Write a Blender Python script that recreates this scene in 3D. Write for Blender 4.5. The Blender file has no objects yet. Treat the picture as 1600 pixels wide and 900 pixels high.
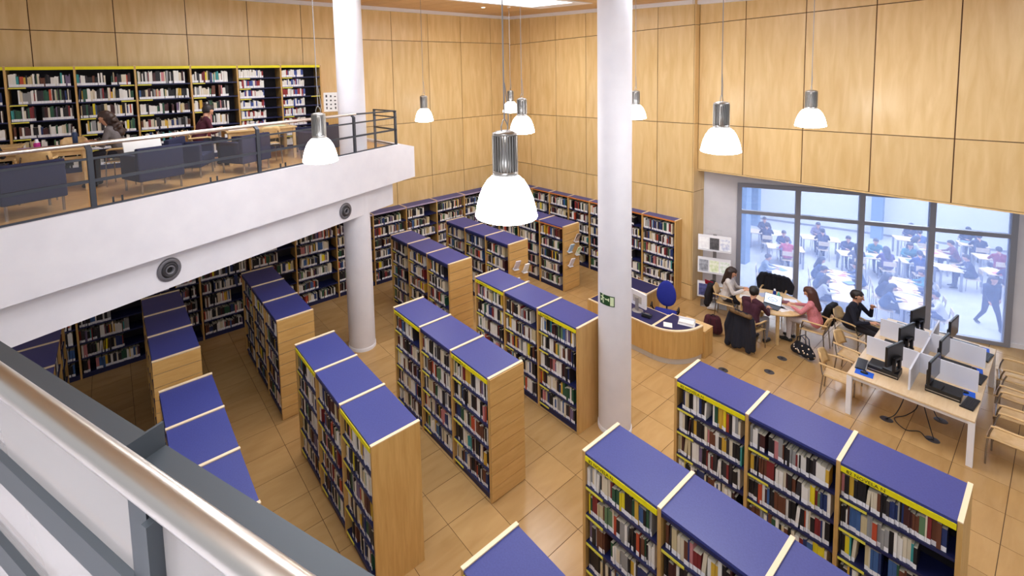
import bpy, bmesh, math, random
from mathutils import Vector, Matrix, Quaternion
import numpy as np
random.seed(7)
SC = bpy.context.scene
COL = SC.collection
PI = math.pi

# ------------------------------------------------------------------ camera
CAM = dict(yaw=54.041, pitch=4.638, roll=-1.729, f=722.53, cx=692.12, cy=182.69, H=6.139)
def make_camera():
    y, p, r = (math.radians(CAM[k]) for k in ('yaw', 'pitch', 'roll'))
    fw = Vector((math.cos(y)*math.cos(p), math.sin(y)*math.cos(p), -math.sin(p)))
    rt = Vector((math.sin(y), -math.cos(y), 0)); up = rt.cross(fw)
    r2 = math.cos(r)*rt + math.sin(r)*up; u2 = -math.sin(r)*rt + math.cos(r)*up
    cam = bpy.data.cameras.new('camera'); o = bpy.data.objects.new('camera', cam); COL.objects.link(o)
    M = Matrix((r2, u2, -fw)).transposed().to_4x4(); M.translation = (0, 0, CAM['H'])
    o.matrix_world = M
    cam.sensor_fit = 'HORIZONTAL'; cam.sensor_width = 36; cam.lens = CAM['f']*36/1600
    cam.shift_x = (800-CAM['cx'])/1600; cam.shift_y = (CAM['cy']-450)/1600
    cam.clip_start = .02; cam.clip_end = 200
    SC.camera = o
    return r2, u2, fw
CR, CU, CF = make_camera()
def px(P):
    d = Vector(P)-Vector((0, 0, CAM['H'])); z = d.dot(CF)
    return CAM['cx']+CAM['f']*d.dot(CR)/z, CAM['cy']-CAM['f']*d.dot(CU)/z

# ------------------------------------------------------------------ world, exposure
W = bpy.data.worlds.new('world'); SC.world = W; W.use_nodes = True
W.node_tree.nodes['Background'].inputs[0].default_value = (.93, .95, 1, 1)
W.node_tree.nodes['Background'].inputs[1].default_value = .5
SC.view_settings.view_transform = 'Standard'
try: SC.view_settings.look = 'None'
except Exception: pass
SC.view_settings.gamma = 1; SC.view_settings.use_curve_mapping = False
SC.view_settings.exposure = .12
SKY_STRENGTH = 9.0        # luminous ceiling panels
LAMP_STRENGTH = 26.0      # opal pendant shades
READING_STRENGTH = 14.5

# ------------------------------------------------------------------ materials
def srgb(r, g, b):
    f = lambda c: c/12.92 if c <= .04045 else ((c+.055)/1.055)**2.4
    return (f(r/255), f(g/255), f(b/255), 1)
MATS = {}
def mat(name, col, rough=.5, metal=0., emit=0., spec=.5):
    if name in MATS: return MATS[name]
    m = bpy.data.materials.new(name); m.use_nodes = True
    b = m.node_tree.nodes['Principled BSDF']
    b.inputs['Base Color'].default_value = col; b.inputs['Roughness'].default_value = rough
    b.inputs['Metallic'].default_value = metal; b.inputs['Specular IOR Level'].default_value = spec
    if emit:
        b.inputs['Emission Color'].default_value = col; b.inputs['Emission Strength'].default_value = emit
    MATS[name] = m
    return m
def N(m, t): return m.node_tree.nodes.new(t)
def L(m, a, b): m.node_tree.links.new(a, b)
def grain(name, c1, c2, scale, rough=.4, coord='Object', noise=6., rnd=.12, bump=0., spec=.5, detail=5.):
    """two-tone grain stretched along one axis, a little different on each piece"""
    m = mat(name, c1, rough, spec=spec); nt = m.node_tree; b = nt.nodes['Principled BSDF']
    tc = N(m, 'ShaderNodeTexCoord'); mp = N(m, 'ShaderNodeMapping'); oi = N(m, 'ShaderNodeObjectInfo')
    geo = N(m, 'ShaderNodeNewGeometry')
    L(m, tc.outputs[coord], mp.inputs[0]); mp.inputs['Scale'].default_value = scale
    addv = N(m, 'ShaderNodeMath'); addv.operation = 'ADD'; L(m, oi.outputs['Random'], addv.inputs[0]); L(m, geo.outputs['Random Per Island'], addv.inputs[1])
    mul = N(m, 'ShaderNodeMath'); mul.operation = 'MULTIPLY'; mul.inputs[1].default_value = 37; L(m, addv.outputs[0], mul.inputs[0])
    cmb = N(m, 'ShaderNodeCombineXYZ'); [L(m, mul.outputs[0], cmb.inputs[i]) for i in range(3)]
    L(m, cmb.outputs[0], mp.inputs['Location'])
    nz = N(m, 'ShaderNodeTexNoise'); nz.inputs['Scale'].default_value = noise; nz.inputs['Detail'].default_value = detail; nz.inputs['Distortion'].default_value = .6
    L(m, mp.outputs[0], nz.inputs['Vector'])
    cr = N(m, 'ShaderNodeValToRGB'); cr.color_ramp.elements[0].color = c1; cr.color_ramp.elements[1].color = c2
    cr.color_ramp.elements[0].position = .3; cr.color_ramp.elements[1].position = .72
    L(m, nz.outputs['Fac'], cr.inputs[0])
    hsv = N(m, 'ShaderNodeHueSaturation'); L(m, cr.outputs[0], hsv.inputs['Color'])
    fr = N(m, 'ShaderNodeMath'); fr.operation = 'FRACT'; L(m, addv.outputs[0], fr.inputs[0])
    mr = N(m, 'ShaderNodeMapRange'); mr.inputs['To Min'].default_value = 1-rnd; mr.inputs['To Max'].default_value = 1+rnd*.6
    L(m, fr.outputs[0], mr.inputs['Value']); L(m, mr.outputs[0], hsv.inputs['Value'])
    L(m, hsv.outputs[0], b.inputs['Base Color'])
    if bump:
        bp = N(m, 'ShaderNodeBump'); bp.inputs['Strength'].default_value = bump; bp.inputs['Distance'].default_value = .002
        L(m, nz.outputs['Fac'], bp.inputs['Height']); L(m, bp.outputs[0], b.inputs['Normal'])
    return m
def speckle(name, c1, c2, scale, rough=.7, bump=.0):
    m = mat(name, c1, rough); b = m.node_tree.nodes['Principled BSDF']
    tc = N(m, 'ShaderNodeTexCoord'); nz = N(m, 'ShaderNodeTexNoise'); nz.inputs['Scale'].default_value = scale; nz.inputs['Detail'].default_value = 4
    L(m, tc.outputs['Object'], nz.inputs['Vector'])
    cr = N(m, 'ShaderNodeValToRGB'); cr.color_ramp.elements[0].color = c1; cr.color_ramp.elements[1].color = c2
    cr.color_ramp.elements[0].position = .35; cr.color_ramp.elements[1].position = .65
    L(m, nz.outputs['Fac'], cr.inputs[0]); L(m, cr.outputs[0], b.inputs['Base Color'])
    if bump:
        bp = N(m, 'ShaderNodeBump'); bp.inputs['Strength'].default_value = bump; bp.inputs['Distance'].default_value = .004
        L(m, nz.outputs['Fac'], bp.inputs['Height']); L(m, bp.outputs[0], b.inputs['Normal'])
    return m
def glass(name, tint, veil, fac, rough=.02):
    m = bpy.data.materials.new(name); m.use_nodes = True; nt = m.node_tree; nt.nodes.clear()
    out = N(m, 'ShaderNodeOutputMaterial'); tr = N(m, 'ShaderNodeBsdfTransparent'); tr.inputs[0].default_value = tint
    d1 = N(m, 'ShaderNodeBsdfDiffuse'); d1.inputs[0].default_value = veil; d2 = N(m, 'ShaderNodeBsdfTranslucent'); d2.inputs[0].default_value = veil
    df = N(m, 'ShaderNodeMixShader'); df.inputs[0].default_value = .5; L(m, d1.outputs[0], df.inputs[1]); L(m, d2.outputs[0], df.inputs[2])
    gl = N(m, 'ShaderNodeBsdfGlossy'); gl.inputs['Roughness'].default_value = rough
    lw = N(m, 'ShaderNodeLayerWeight'); lw.inputs[0].default_value = .5
    pw = N(m, 'ShaderNodeMath'); pw.operation = 'POWER'; pw.inputs[1].default_value = 5; L(m, lw.outputs['Facing'], pw.inputs[0])
    fr = N(m, 'ShaderNodeMath'); fr.operation = 'MULTIPLY_ADD'; fr.inputs[1].default_value = .5; fr.inputs[2].default_value = .03; L(m, pw.outputs[0], fr.inputs[0])
    m1 = N(m, 'ShaderNodeMixShader'); m1.inputs[0].default_value = fac; L(m, tr.outputs[0], m1.inputs[1]); L(m, df.outputs[0], m1.inputs[2])
    m2 = N(m, 'ShaderNodeMixShader'); L(m, fr.outputs[0], m2.inputs[0]); L(m, m1.outputs[0], m2.inputs[1]); L(m, gl.outputs[0], m2.inputs[2])
    L(m, m2.outputs[0], out.inputs[0]); MATS[name] = m
    return m

PANEL = grain('maple_panel', srgb(231, 199, 144), srgb(215, 178, 118), (3.2, 3.2, .45), rough=.33, noise=2.2, rnd=.07)
OAK = grain('oak_board', srgb(212, 171, 106), srgb(194, 150, 84), (6, 6, .6), rough=.42, noise=3, rnd=.05)
OAKH = grain('oak_slat', srgb(212, 171, 108), srgb(198, 155, 90), (1.5, 6, 9), rough=.42, noise=2, rnd=.03)
EDGE = mat('pale_edge', srgb(238, 216, 182), .5)
TILE = grain('floor_tile', srgb(190, 153, 102), srgb(177, 139, 89), (1.1, 5, 1), rough=.2, noise=1.4, rnd=.1, spec=.45)
GROUT = speckle('grout', srgb(78, 54, 34), srgb(68, 48, 30), 30, .9)
BLUE = speckle('blue_laminate', srgb(60, 68, 138), srgb(55, 62, 131), 60, .38)
NAVY = mat('navy_metal', srgb(26, 32, 78), .45)
NAVY_D = mat('dark_back', srgb(40, 36, 44), .7)
WHITE = speckle('white_plaster', srgb(232, 230, 236), srgb(226, 224, 231), 2.5, .75)
WHITEP = mat('white_paint', srgb(236, 234, 238), .5)
YEL = mat('yellow_sign', srgb(236, 222, 20), .45)
YELL = mat('yellow_label', srgb(226, 216, 80), .5)
ORANGE = mat('orange_edge', srgb(200, 120, 60), .5)
LILAC = mat('lilac_edge', srgb(176, 160, 190), .5)
INK = mat('ink', srgb(40, 36, 20), .7)
STEEL = mat('brushed_steel', srgb(222, 216, 210), .3, 1.)
ALU = mat('aluminium', srgb(176, 174, 172), .32, .9)
GREYM = mat('grey_metal', srgb(80, 86, 92), .45, .3)
DARKM = mat('dark_rail', srgb(62, 66, 76), .45, .3)
FRAMEG = mat('window_frame_grey', srgb(150, 152, 164), .4, .3)
BLACK = mat('black_plastic', srgb(22, 22, 26), .4)
BLACKM = mat('black_cloth', srgb(20, 21, 32), .9)
SCREEN = mat('dark_screen', srgb(70, 74, 86), .15)
MATB = mat('blue_mat', srgb(24, 92, 214), .6)
SILV = mat('silver_plinth', srgb(214, 212, 212), .35, .4)
CHROME = mat('chrome_leg', srgb(160, 158, 160), .2, 1.)
PLY = grain('pale_ply', srgb(226, 192, 138), srgb(210, 172, 116), (4, 4, 4), rough=.4, noise=3, rnd=.05)
DESKT = grain('pale_beech', srgb(224, 198, 160), srgb(214, 184, 144), (1.2, 8, 2), rough=.4, noise=3, rnd=.03)
MEZZF = grain('mezzanine_wood', srgb(212, 166, 108), srgb(190, 142, 86), (.8, 6, 1), rough=.3, noise=3)
UPH = speckle('blue_upholstery', srgb(34, 37, 68), srgb(41, 43, 74), 90, .9)
UPHB = speckle('office_blue', srgb(24, 34, 128), srgb(30, 42, 140), 80, .9)
PAPER = mat('paper', srgb(240, 238, 236), .7)
SKYM = mat('luminous_panel', (.92, .95, 1, 1), .5, emit=SKY_STRENGTH)
OPAL = mat('opal_glass', (1, .98, .96, 1), .3, emit=LAMP_STRENGTH)
READM = mat('reading_room_light', (.92, .96, 1, 1), .5, emit=READING_STRENGTH)
RAILGLASS = glass('rail_glass', (.97, .98, .99, 1), (.9, .88, .9, 1), .015)
FRONTGLASS = glass('front_glass', (.97, .97, .98, 1), (.97, .93, .93, 1), .30)  # reflection and overexposed glare painted into the clear pane as a white veil
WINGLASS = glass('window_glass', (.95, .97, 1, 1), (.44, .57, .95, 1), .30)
CEILW = grain('ceiling_board', srgb(214, 176, 128), srgb(196, 156, 108), (.7, 5, 1), rough=.5, noise=3)
GREEN = mat('exit_green', srgb(28, 74, 34), .5)
EXITW = mat('exit_pale', srgb(222, 236, 196), .5)
READF = speckle('reading_floor', srgb(196, 198, 204), srgb(186, 188, 196), 3, .35)
BOOKM = bpy.data.materials.new('book_cover'); BOOKM.use_nodes = True
_b = BOOKM.node_tree.nodes['Principled BSDF']; _b.inputs['Roughness'].default_value = .55
_a = BOOKM.node_tree.nodes.new('ShaderNodeVertexColor'); _a.layer_name = 'Col'
BOOKM.node_tree.links.new(_a.outputs[0], _b.inputs['Base Color'])
def cloth(r, g, b):
    return speckle('cloth_%d_%d_%d' % (r, g, b), srgb(r, g, b), srgb(int(r*.88), int(g*.88), int(b*.88)), 60, .9)
SKIN = mat('skin', srgb(214, 160, 130), .55)

# ------------------------------------------------------------------ mesh helpers
class MB:
    def __init__(s): s.v = []; s.f = []; s.m = []; s.sm = []
    def add(s, vs, fs, mi=0, smooth=False):
        o = len(s.v); s.v += [tuple(v) for v in vs]
        for f in fs: s.f.append([i+o for i in f]); s.m.append(mi); s.sm.append(smooth)
        return s
    def box(s, lo, hi, mi=0, M=None):
        (a, b, c), (d, e, f) = lo, hi
        vs = [(a,b,c),(d,b,c),(d,e,c),(a,e,c),(a,b,f),(d,b,f),(d,e,f),(a,e,f)]
        if M is not None: vs = [tuple(M @ Vector(v)) for v in vs]
        return s.add(vs, [(3,2,1,0),(4,5,6,7),(0,1,5,4),(1,2,6,5),(2,3,7,6),(3,0,4,7)], mi)
    def bbox(s, lo, hi, bev=.01, mi=0, M=None):
        """box with chamfered edges"""
        cx = [(lo[i]+hi[i])/2 for i in range(3)]; h = [(hi[i]-lo[i])/2 for i in range(3)]
        bm = bmesh.new(); bmesh.ops.create_cube(bm, size=2)
        for v in bm.verts: v.co = Vector((v.co[i]*h[i] for i in range(3)))
        bmesh.ops.bevel(bm, geom=bm.edges[:], offset=min(bev, min(h)*.9), segments=2, affect='EDGES', profile=.5)
        T = Matrix.Translation(cx)
        if M is not None: T = M @ T
        vs = [tuple(T @ v.co) for v in bm.verts]; bm.verts.index_update()
        fs = [[v.index for v in f.verts] for f in bm.faces]; bm.free()
        return s.add(vs, fs, mi, False)
    def prism(s, poly, z0, z1, mi=0, cap=True, mi_side=None):
        n = len(poly); vs = [(x, y, z0) for x, y in poly]+[(x, y, z1) for x, y in poly]
        s.add(vs, [(i, (i+1) % n, n+(i+1) % n, n+i) for i in range(n)], mi if mi_side is None else mi_side)
        if cap: s.add(vs, [list(range(n))[::-1], list(range(n, 2*n))], mi)
        return s
    def lathe(s, prof, n=24, c=(0, 0, 0), mi=0, smooth=True, caps=True, M=None):
        vs = []; fs = []
        for r, z in prof:
            for k in range(n):
                a = 2*PI*k/n; vs.append((c[0]+r*math.cos(a), c[1]+r*math.sin(a), c[2]+z))
        for j in range(len(prof)-1):
            for k in range(n): fs.append((j*n+k, j*n+(k+1) % n, (j+1)*n+(k+1) % n, (j+1)*n+k))
        if M is not None: vs = [tuple(M @ Vector(v)) for v in vs]
        s.add(vs, fs, mi, smooth)
        if caps:
            s.add(vs, [list(range(n))[::-1]], mi); s.add(vs, [[(len(prof)-1)*n+k for k in range(n)]], mi)
        return s
    def tube(s, pts, r, n=8, mi=0, caps=True):
        pts = [Vector(p) for p in pts]; rs = r if isinstance(r, (list, tuple)) else [r]*len(pts)
        vs = []; fs = []; prev = None
        for i, p in enumerate(pts):
            t = (pts[min(i+1, len(pts)-1)]-pts[max(i-1, 0)]).normalized()
            if prev is None:
                a = Vector((0, 0, 1)) if abs(t.z) < .9 else Vector((1, 0, 0)); u = t.cross(a).normalized()
            else:
                u = (prev-t*prev.dot(t)).normalized()
            prev = u; w = t.cross(u)
            for k in range(n):
                q = p+(u*math.cos(2*PI*k/n)+w*math.sin(2*PI*k/n))*rs[i]; vs.append(tuple(q))
        for j in range(len(pts)-1):
            for k in range(n): fs.append((j*n+k, j*n+(k+1) % n, (j+1)*n+(k+1) % n, (j+1)*n+k))
        s.add(vs, fs, mi, True)
        if caps: s.add(vs, [list(range(n))[::-1], [(len(pts)-1)*n+k for k in range(n)]], mi)
        return s
    def capsule(s, a, b, ra, rb, n=10, mi=0):
        a = Vector(a); b = Vector(b); t = (b-a); ln = t.length
        t = t.normalized() if ln > 1e-6 else Vector((0, 0, 1))
        pts = []; rs = []
        for k in range(4): ph = PI/2*(1-k/4); pts.append(a-t*ra*math.sin(ph)); rs.append(max(ra*math.cos(ph), 1e-4))
        pts.append(a); rs.append(ra); pts.append(b+t*1e-5); rs.append(rb)
        for k in range(1, 5): ph = PI/2*k/4; pts.append(b+t*rb*math.sin(ph)); rs.append(max(rb*math.cos(ph), 1e-4))
        ax = Vector((0, 0, 1)) if abs(t.z) < .9 else Vector((1, 0, 0)); u = t.cross(ax).normalized(); w = t.cross(u)
        vs = []; fs = []
        for p, r in zip(pts, rs):
            for k in range(n): vs.append(tuple(p+(u*math.cos(2*PI*k/n)+w*math.sin(2*PI*k/n))*r))
        for j in range(len(pts)-1):
            for k in range(n): fs.append((j*n+k, j*n+(k+1) % n, (j+1)*n+(k+1) % n, (j+1)*n+k))
        fs.append(list(range(n))[::-1]); fs.append([(len(pts)-1)*n+k for k in range(n)])
        return s.add(vs, fs, mi, True)
    def mesh(s, name, mats):
        me = bpy.data.meshes.new(name); me.from_pydata(s.v, [], s.f)
        for m in (mats if isinstance(mats, (list, tuple)) else [mats]): me.materials.append(m)
        me.polygons.foreach_set('material_index', s.m); me.polygons.foreach_set('use_smooth', s.sm)
        me.update()
        return me
    def obj(s, name, mats, parent=None, loc=(0, 0, 0), rz=0):
        return link(name, s.mesh(name, mats), parent, loc, rz)
def link(name, me, parent=None, loc=(0, 0, 0), rz=0):
    o = bpy.data.objects.new(name, me); COL.objects.link(o); o.location = loc; o.rotation_euler = (0, 0, rz)
    if parent is not None: o.parent = parent
    return o
def tag(o, label=None, cat=None, group=None, kind=None):
    if label: o['label'] = label
    if cat: o['category'] = cat
    if group: o['group'] = group
    if kind: o['kind'] = kind
    return o
def thing(name, label, cat, loc=(0, 0, 0), rz=0, group=None):
    return tag(link(name, None, None, loc, rz), label, cat, group)
def struct(o, label=None, cat=None):
    return tag(o, label, cat, kind='structure')
CACHE = {}
def cached(key, build):
    if key not in CACHE: CACHE[key] = build()
    return CACHE[key]
def boxmesh(name, lo, hi, m):
    return cached((name, tuple(round(v, 4) for v in lo), tuple(round(v, 4) for v in hi), m.name), lambda: MB().box(lo, hi).mesh(name, m))
def part(name, lo, hi, m, parent):
    """box child whose origin is its own centre; alike boxes share one mesh"""
    c = [(lo[i]+hi[i])/2 for i in range(3)]
    return link(name, boxmesh(name, [lo[i]-c[i] for i in range(3)], [hi[i]-c[i] for i in range(3)], m), parent, c)
def copy_tree(o, loc, rz, label, group=None, parent=None):
    c = o.copy(); COL.objects.link(c); c.parent = parent
    if parent is None:
        c.location = loc; c.rotation_euler = (0, 0, rz)
        if label: c['label'] = label
        if group: c['group'] = group
    for ch in o.children: copy_tree(ch, None, None, None, None, c)
    return c
def text(name, body, size, M, m, parent, extr=.0006):
    """flat lettering as a mesh; M places it in the parent's frame"""
    cu = bpy.data.curves.new(name, 'FONT'); cu.body = body; cu.size = size; cu.extrude = extr; cu.resolution_u = 2
    tmp = bpy.data.objects.new('tmp', cu); COL.objects.link(tmp)
    me = bpy.data.meshes.new_from_object(tmp.evaluated_get(bpy.context.evaluated_depsgraph_get())); bpy.data.objects.remove(tmp)
    me.materials.clear(); me.materials.append(m); me.transform(M); me.name = name
    return link(name, me, parent)

# ------------------------------------------------------------------ dimensions
XR, YL = 12.33, 12.62                 # inner faces of the two panelled walls
BX = 12.55                            # face of the panelled bulkhead above the window
ceil_z = lambda y: 8.38-.062*(YL-y)
NM = Vector((-.353, .936)); DM = Vector((.936, .353))    # mezzanine front: normal, direction
NR = Vector((.91, .415)); UR = Vector((.415, -.91))      # balcony rail in front of the camera
WA = Vector((12.95, 5.83)); WU = Vector((.42709, -.90421))  # window wall
WN = Vector((WU.y, -WU.x))            # points into this room (towards -x)
RZ = -2.2                             # floor of the reading room beyond the window

# ------------------------------------------------------------------ floor
def build_floor():
    fl = struct(MB().prism([(-4, -2), (16.7, -2), (12.85, 6.1), (XR+.2, 6.1), (XR+.2, YL+.2), (-4, YL+.2)], -.2, -.004).obj('floor', GROUT), 'beige wood-toned tile floor of the library hall')
    tx, ty, ox, oy, g = .678, .5675, 3.397, 4.853, .0035
    def clip(poly, n, c):
        out = []
        for p, q in zip(poly, poly[1:]+poly[:1]):
            a, b = p[0]*n[0]+p[1]*n[1]-c, q[0]*n[0]+q[1]*n[1]-c
            if a >= 0: out.append(p)
            if a*b < 0: k = a/(a-b); out.append((p[0]+(q[0]-p[0])*k, p[1]+(q[1]-p[1])*k))
        return out
    cells = []
    for i in range(-11, 20):
        for j in range(-12, 15):
            x0, y0 = ox+i*tx, oy+j*ty
            xc, yc = x0+tx/2, y0+ty/2
            if x0 < -4 or x0 > 16 or y0 > YL or y0 < -2 or (x0 > XR and yc > 6.1): continue
            poly = [(x0+g, y0+g), (x0+tx-g, y0+g), (x0+tx-g, y0+ty-g), (x0+g, y0+ty-g)]
            full = len(poly)
            if yc < 6.2:
                poly2 = clip(poly, WN, WA.dot(WN)+.002)
                if len(poly2) < 3: continue
                cut = poly2 != poly; poly = poly2
            else: cut = False
            X, Y = px((xc, yc, 0)) if Vector((xc, yc, -6.1)).dot(CF) > .3 else (-999, 0)
            vis = 0 <= X <= 1600 and 300 < Y < 900
            cells.append((0 if vis else 1, xc*xc+yc*yc, xc, yc, poly if cut else None))
    cells.sort(key=lambda c: c[:2])
    me = MB().box((-tx/2+g, -ty/2+g, -.02), (tx/2-g, ty/2-g, 0)).mesh('tile', TILE)
    rest = MB()
    for n, (_, _, xc, yc, poly) in enumerate(cells):
        if n < 300:
            if poly: MB().prism([(x-xc, y-yc) for x, y in poly], -.02, 0).obj('tile', TILE, fl, (xc, yc, 0))
            else: link('tile', me, fl, (xc, yc, 0))
        elif poly: rest.prism(poly, -.02, 0)
        else: rest.box((xc-tx/2+g, yc-ty/2+g, -.02), (xc+tx/2-g, yc+ty/2-g, 0))
    r = rest.obj('floor_tile', TILE, fl); r['kind'] = 'stuff'
build_floor()

# ------------------------------------------------------------------ panelled walls
def panel_grid(parent, axis, at, spans, rows, top_fn=None, thick=.02, sign=-1):
    """upright maple panels with open joints; axis 'y' = wall facing -y at y=at, 'x' = wall facing -x at x=at"""
    g = .009
    for (a, b) in spans:
        for (z0, z1) in rows:
            if axis == 'y': lo, hi = (a+g, at-thick, z0+g), (b-g, at, z1-g)
            else: lo, hi = (at-thick, a+g, z0+g), (at, b-g, z1-g)
            part('panel', lo, hi, PANEL, parent)
def build_walls():
    dark = grain('joint_wood', srgb(104, 70, 36), srgb(92, 60, 30), (4, 4, .5), .6)
    wb = struct(MB().box((-4, YL+.02, -.2), (XR+.3, YL+.22, 8.6)).obj('wall_back', dark), 'long maple-panelled wall behind the mezzanine and corner')
    xs = [-4, -2.55, -1.157, .264, 1.667, 3.063, 4.455, 5.86, 7.276, 8.645, 10.0, 11.38, XR]
    panel_grid(wb, 'y', YL+.02, list(zip(xs[:-1], xs[1:])), [(0, 2.95), (2.95, 4.775), (4.775, 7.39), (7.39, 8.5)])
    wr = struct(MB().box((XR+.02, 5.88, -.2), (XR+.6, YL+.22, 8.6)).obj('wall_right', dark), 'maple-panelled side wall with tall upright panels')
    ys = [5.88, 6.86, 8.03, 9.22, 10.43, 11.6, YL]
    panel_grid(wr, 'x', XR+.02, list(zip(ys[:-1], ys[1:])), [(.0, .42), (.42, 2.97), (2.97, 4.79), (4.79, 7.345), (7.345, 8.5)])
    # return face of the pilaster, facing the camera side (-y)
    for z0, z1 in [(0, .42), (.42, 2.97), (2.97, 4.79), (4.79, 7.345), (7.345, 8.5)]:
        part('panel', (XR+.006, 5.86, z0+.006), (XR+.594, 5.88, z1-.006), PANEL, wr)
    bk = struct(MB().box((BX+.02, -2.5, 3.56), (BX+.3, 5.86, 8.6)).obj('wall_bulkhead', dark), 'maple-panelled bulkhead hanging above the wide grey window')
    yb = [-2.18, -1.02, .14, 1.3, 2.446, 3.6, 4.787, 5.855]
    panel_grid(bk, 'x', BX+.02, list(zip(yb[:-1], yb[1:])), [(3.56, 4.765), (4.765, 7.36), (7.36, 8.5)])
    part('soffit', (BX, -2.5, 3.53), (BX+.3, 5.855, 3.56), PANEL, bk)
    # white window wall
    ww = MB()
    def seg(s0, s1, z0, z1, d0=0., d1=.18):
        p = [WA+WU*s0-WN*d0, WA+WU*s1-WN*d0, WA+WU*s1-WN*d1, WA+WU*s0-WN*d1]
        ww.prism([(q.x, q.y) for q in p], z0, z1)
    seg(-.35, .735, -.2, 4.0); seg(5.74, 9.5, -.2, 4.0); seg(.735, 5.74, 3.2, 4.0); seg(.735, 5.74, -2.4, 0.0); seg(-.35, .735, -2.4, -.2); seg(5.74, 9.5, -2.4, -.2)
    w = struct(ww.obj('wall_window', WHITE), 'white plaster wall around the wide reading-room window')
    bb = MB()
    for s0, s1 in ((5.76, 9.4),):
        p = [WA+WU*s0+WN*.02, WA+WU*s1+WN*.02, WA+WU*s1, WA+WU*s0]
        bb.prism([(q.x, q.y) for q in p], 0, .1)
    struct(bb.obj('baseboard_window', WHITEP), 'white skirting board under the window wall')
    # slim soffit closing the recess behind the bulkhead
    struct(MB().prism([(BX+.28, 5.9), (BX+.28, -2.5), (17.2, -2.5), (13.1, 5.9)], 3.98, 4.1).obj('ceiling_recess', WHITE), 'white soffit behind the panelled bulkhead')
build_walls()

def build_window():
    win = struct(link('window_1', None, None, (0, 0, 0)), 'wide grey-framed window of eight panes looking into the reading room')
    def bar(name, s0, s1, z0, z1, d0=-.06, d1=.05, m=FRAMEG):
        p = [WA+WU*s0-WN*d0, WA+WU*s1-WN*d0, WA+WU*s1-WN*d1, WA+WU*s0-WN*d1]
        return MB().prism([(q.x, q.y) for q in p], z0, z1).obj(name, m, win)
    ms = [.78, 2.015, 3.235, 4.445, 5.70]; hw = .05
    for i, s in enumerate(ms):
        bar('mullion', s-hw, s+hw, 0.0, 3.2)
    for a, b in zip(ms[:-1], ms[1:]):
        bar('frame_rail', a+hw, b-hw, 3.1, 3.2); bar('frame_rail', a+hw, b-hw, 2.40, 2.49); bar('frame_rail', a+hw, b-hw, 0.0, .09)
        bar('pane', a+hw, b-hw, .09, 2.40, -.004, .004, WINGLASS); bar('pane', a+hw, b-hw, 2.49, 3.1, -.004, .004, WINGLASS)
build_window()

# ------------------------------------------------------------------ ceiling
def build_ceiling():
    cz = ceil_z
    def slab(x0, x1, y0, y1, m, off0=0., off1=.1):
        vs = [(x, y, cz(y)+o) for o in (off0, off1) for x, y in ((x0, y0), (x1, y0), (x1, y1), (x0, y1))]
        return MB().add(vs, [(3,2,1,0),(4,5,6,7),(0,1,5,4),(1,2,6,5),(2,3,7,6),(3,0,4,7)]), m
    lights = [(7.4, 10.3, 8.1, 9.6), (6.6, 9.7, 3.6, 5.2), (1.2, 4.3, 8.0, 9.6), (1.2, 4.3, 3.6, 5.2), (6.6, 9.7, -.6, 1.0), (-2.4, .7, -.6, 1.0)]  # last entry: added panel out of view, brightens the balcony glass and handrail
    ce = struct(slab(-4, XR+5, -2.5, YL+.2, CEILW, .2, .3)[0].obj('ceiling', CEILW), 'timber board ceiling with luminous roof panels')
    # boards run along y in strips, split round the luminous openings
    xs = [i*.62-4 for i in range(28)]
    for a, b in zip(xs[:-1], xs[1:]):
        cuts = [(-2.5, YL+.02)]
        for lx0, lx1, ly0, ly1 in lights:
            if b > lx0-.2 and a < lx1+.2:
                new = []
                for c0, c1 in cuts:
                    if ly0-.2 > c0 and ly1+.2 < c1: new += [(c0, ly0-.2), (ly1+.2, c1)]
                    else: new.append((c0, c1))
                cuts = new
        for c0, c1 in cuts:
            mb, m = slab(a+.006, b-.006, c0, c1, CEILW, 0, .04); mb.obj('board', m, ce)
    for k, (x0, x1, y0, y1) in enumerate(lights):
        t = thing('skylight', ['white framed luminous roof panel over the corner stacks', 'white framed luminous roof panel over the middle of the hall', 'white framed luminous roof panel above the mezzanine column',
                   'white framed luminous roof panel over the balcony side', 'white framed luminous roof panel over the computer corner', 'added unseen white framed luminous panel brightening the balcony handrail and glass'][k], 'skylight', (0, 0, 0), 0, 'luminous roof panels')
        bx0, bx1, by0, by1 = x0-.2, x1+.2, y0-.2, y1+.2
        # snap the frame to the board strips
        bx0 = max(v for v in xs if v <= bx0+1e-6); bx1 = min(v for v in xs if v >= bx1-1e-6)
        for r in ((bx0, bx1, by0, y0), (bx0, bx1, y1, by1), (bx0, x0, y0, y1), (x1, bx1, y0, y1)):
            mb, m = slab(*r, WHITEP, -.015, .12); mb.obj('frame', m, t)
        mb, m = slab(x0, x1, y0, y1, SKYM, .1, .14); mb.obj('diffuser', m, t)
    # white cornice along both panelled walls
    mb, m = slab(-4, XR+.02, YL-.14, YL, WHITEP, -.10, .0); struct(mb.obj('trim_1', m), 'white cornice along the top of the back wall')
    mb, m = slab(XR-.14, XR, 5.88, YL-.14, WHITEP, -.10, .0); struct(mb.obj('trim_2', m), 'white cornice along the top of the side wall')
    mb, m = slab(BX-.14, BX, -2.5, 5.86, WHITEP, -.10, .0); struct(mb.obj('trim_3', m), 'white cornice above the panelled bulkhead')
    t = thing('downlight', 'small round recessed downlight in the timber ceiling near the corner', 'downlight', (9.3, 10.6, cz(10.6)))
    MB().lathe([(.05, -.012), (.075, -.012), (.085, 0), (.085, .02)], 20, smooth=True, caps=True).obj('rim', WHITEP, t)
    MB().lathe([(.001, -.016), (.05, -.014), (.05, -.008)], 16, caps=True).obj('bulb', mat('small_bulb', (1, .85, .6, 1), .5, emit=6), t)
build_ceiling()

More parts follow.
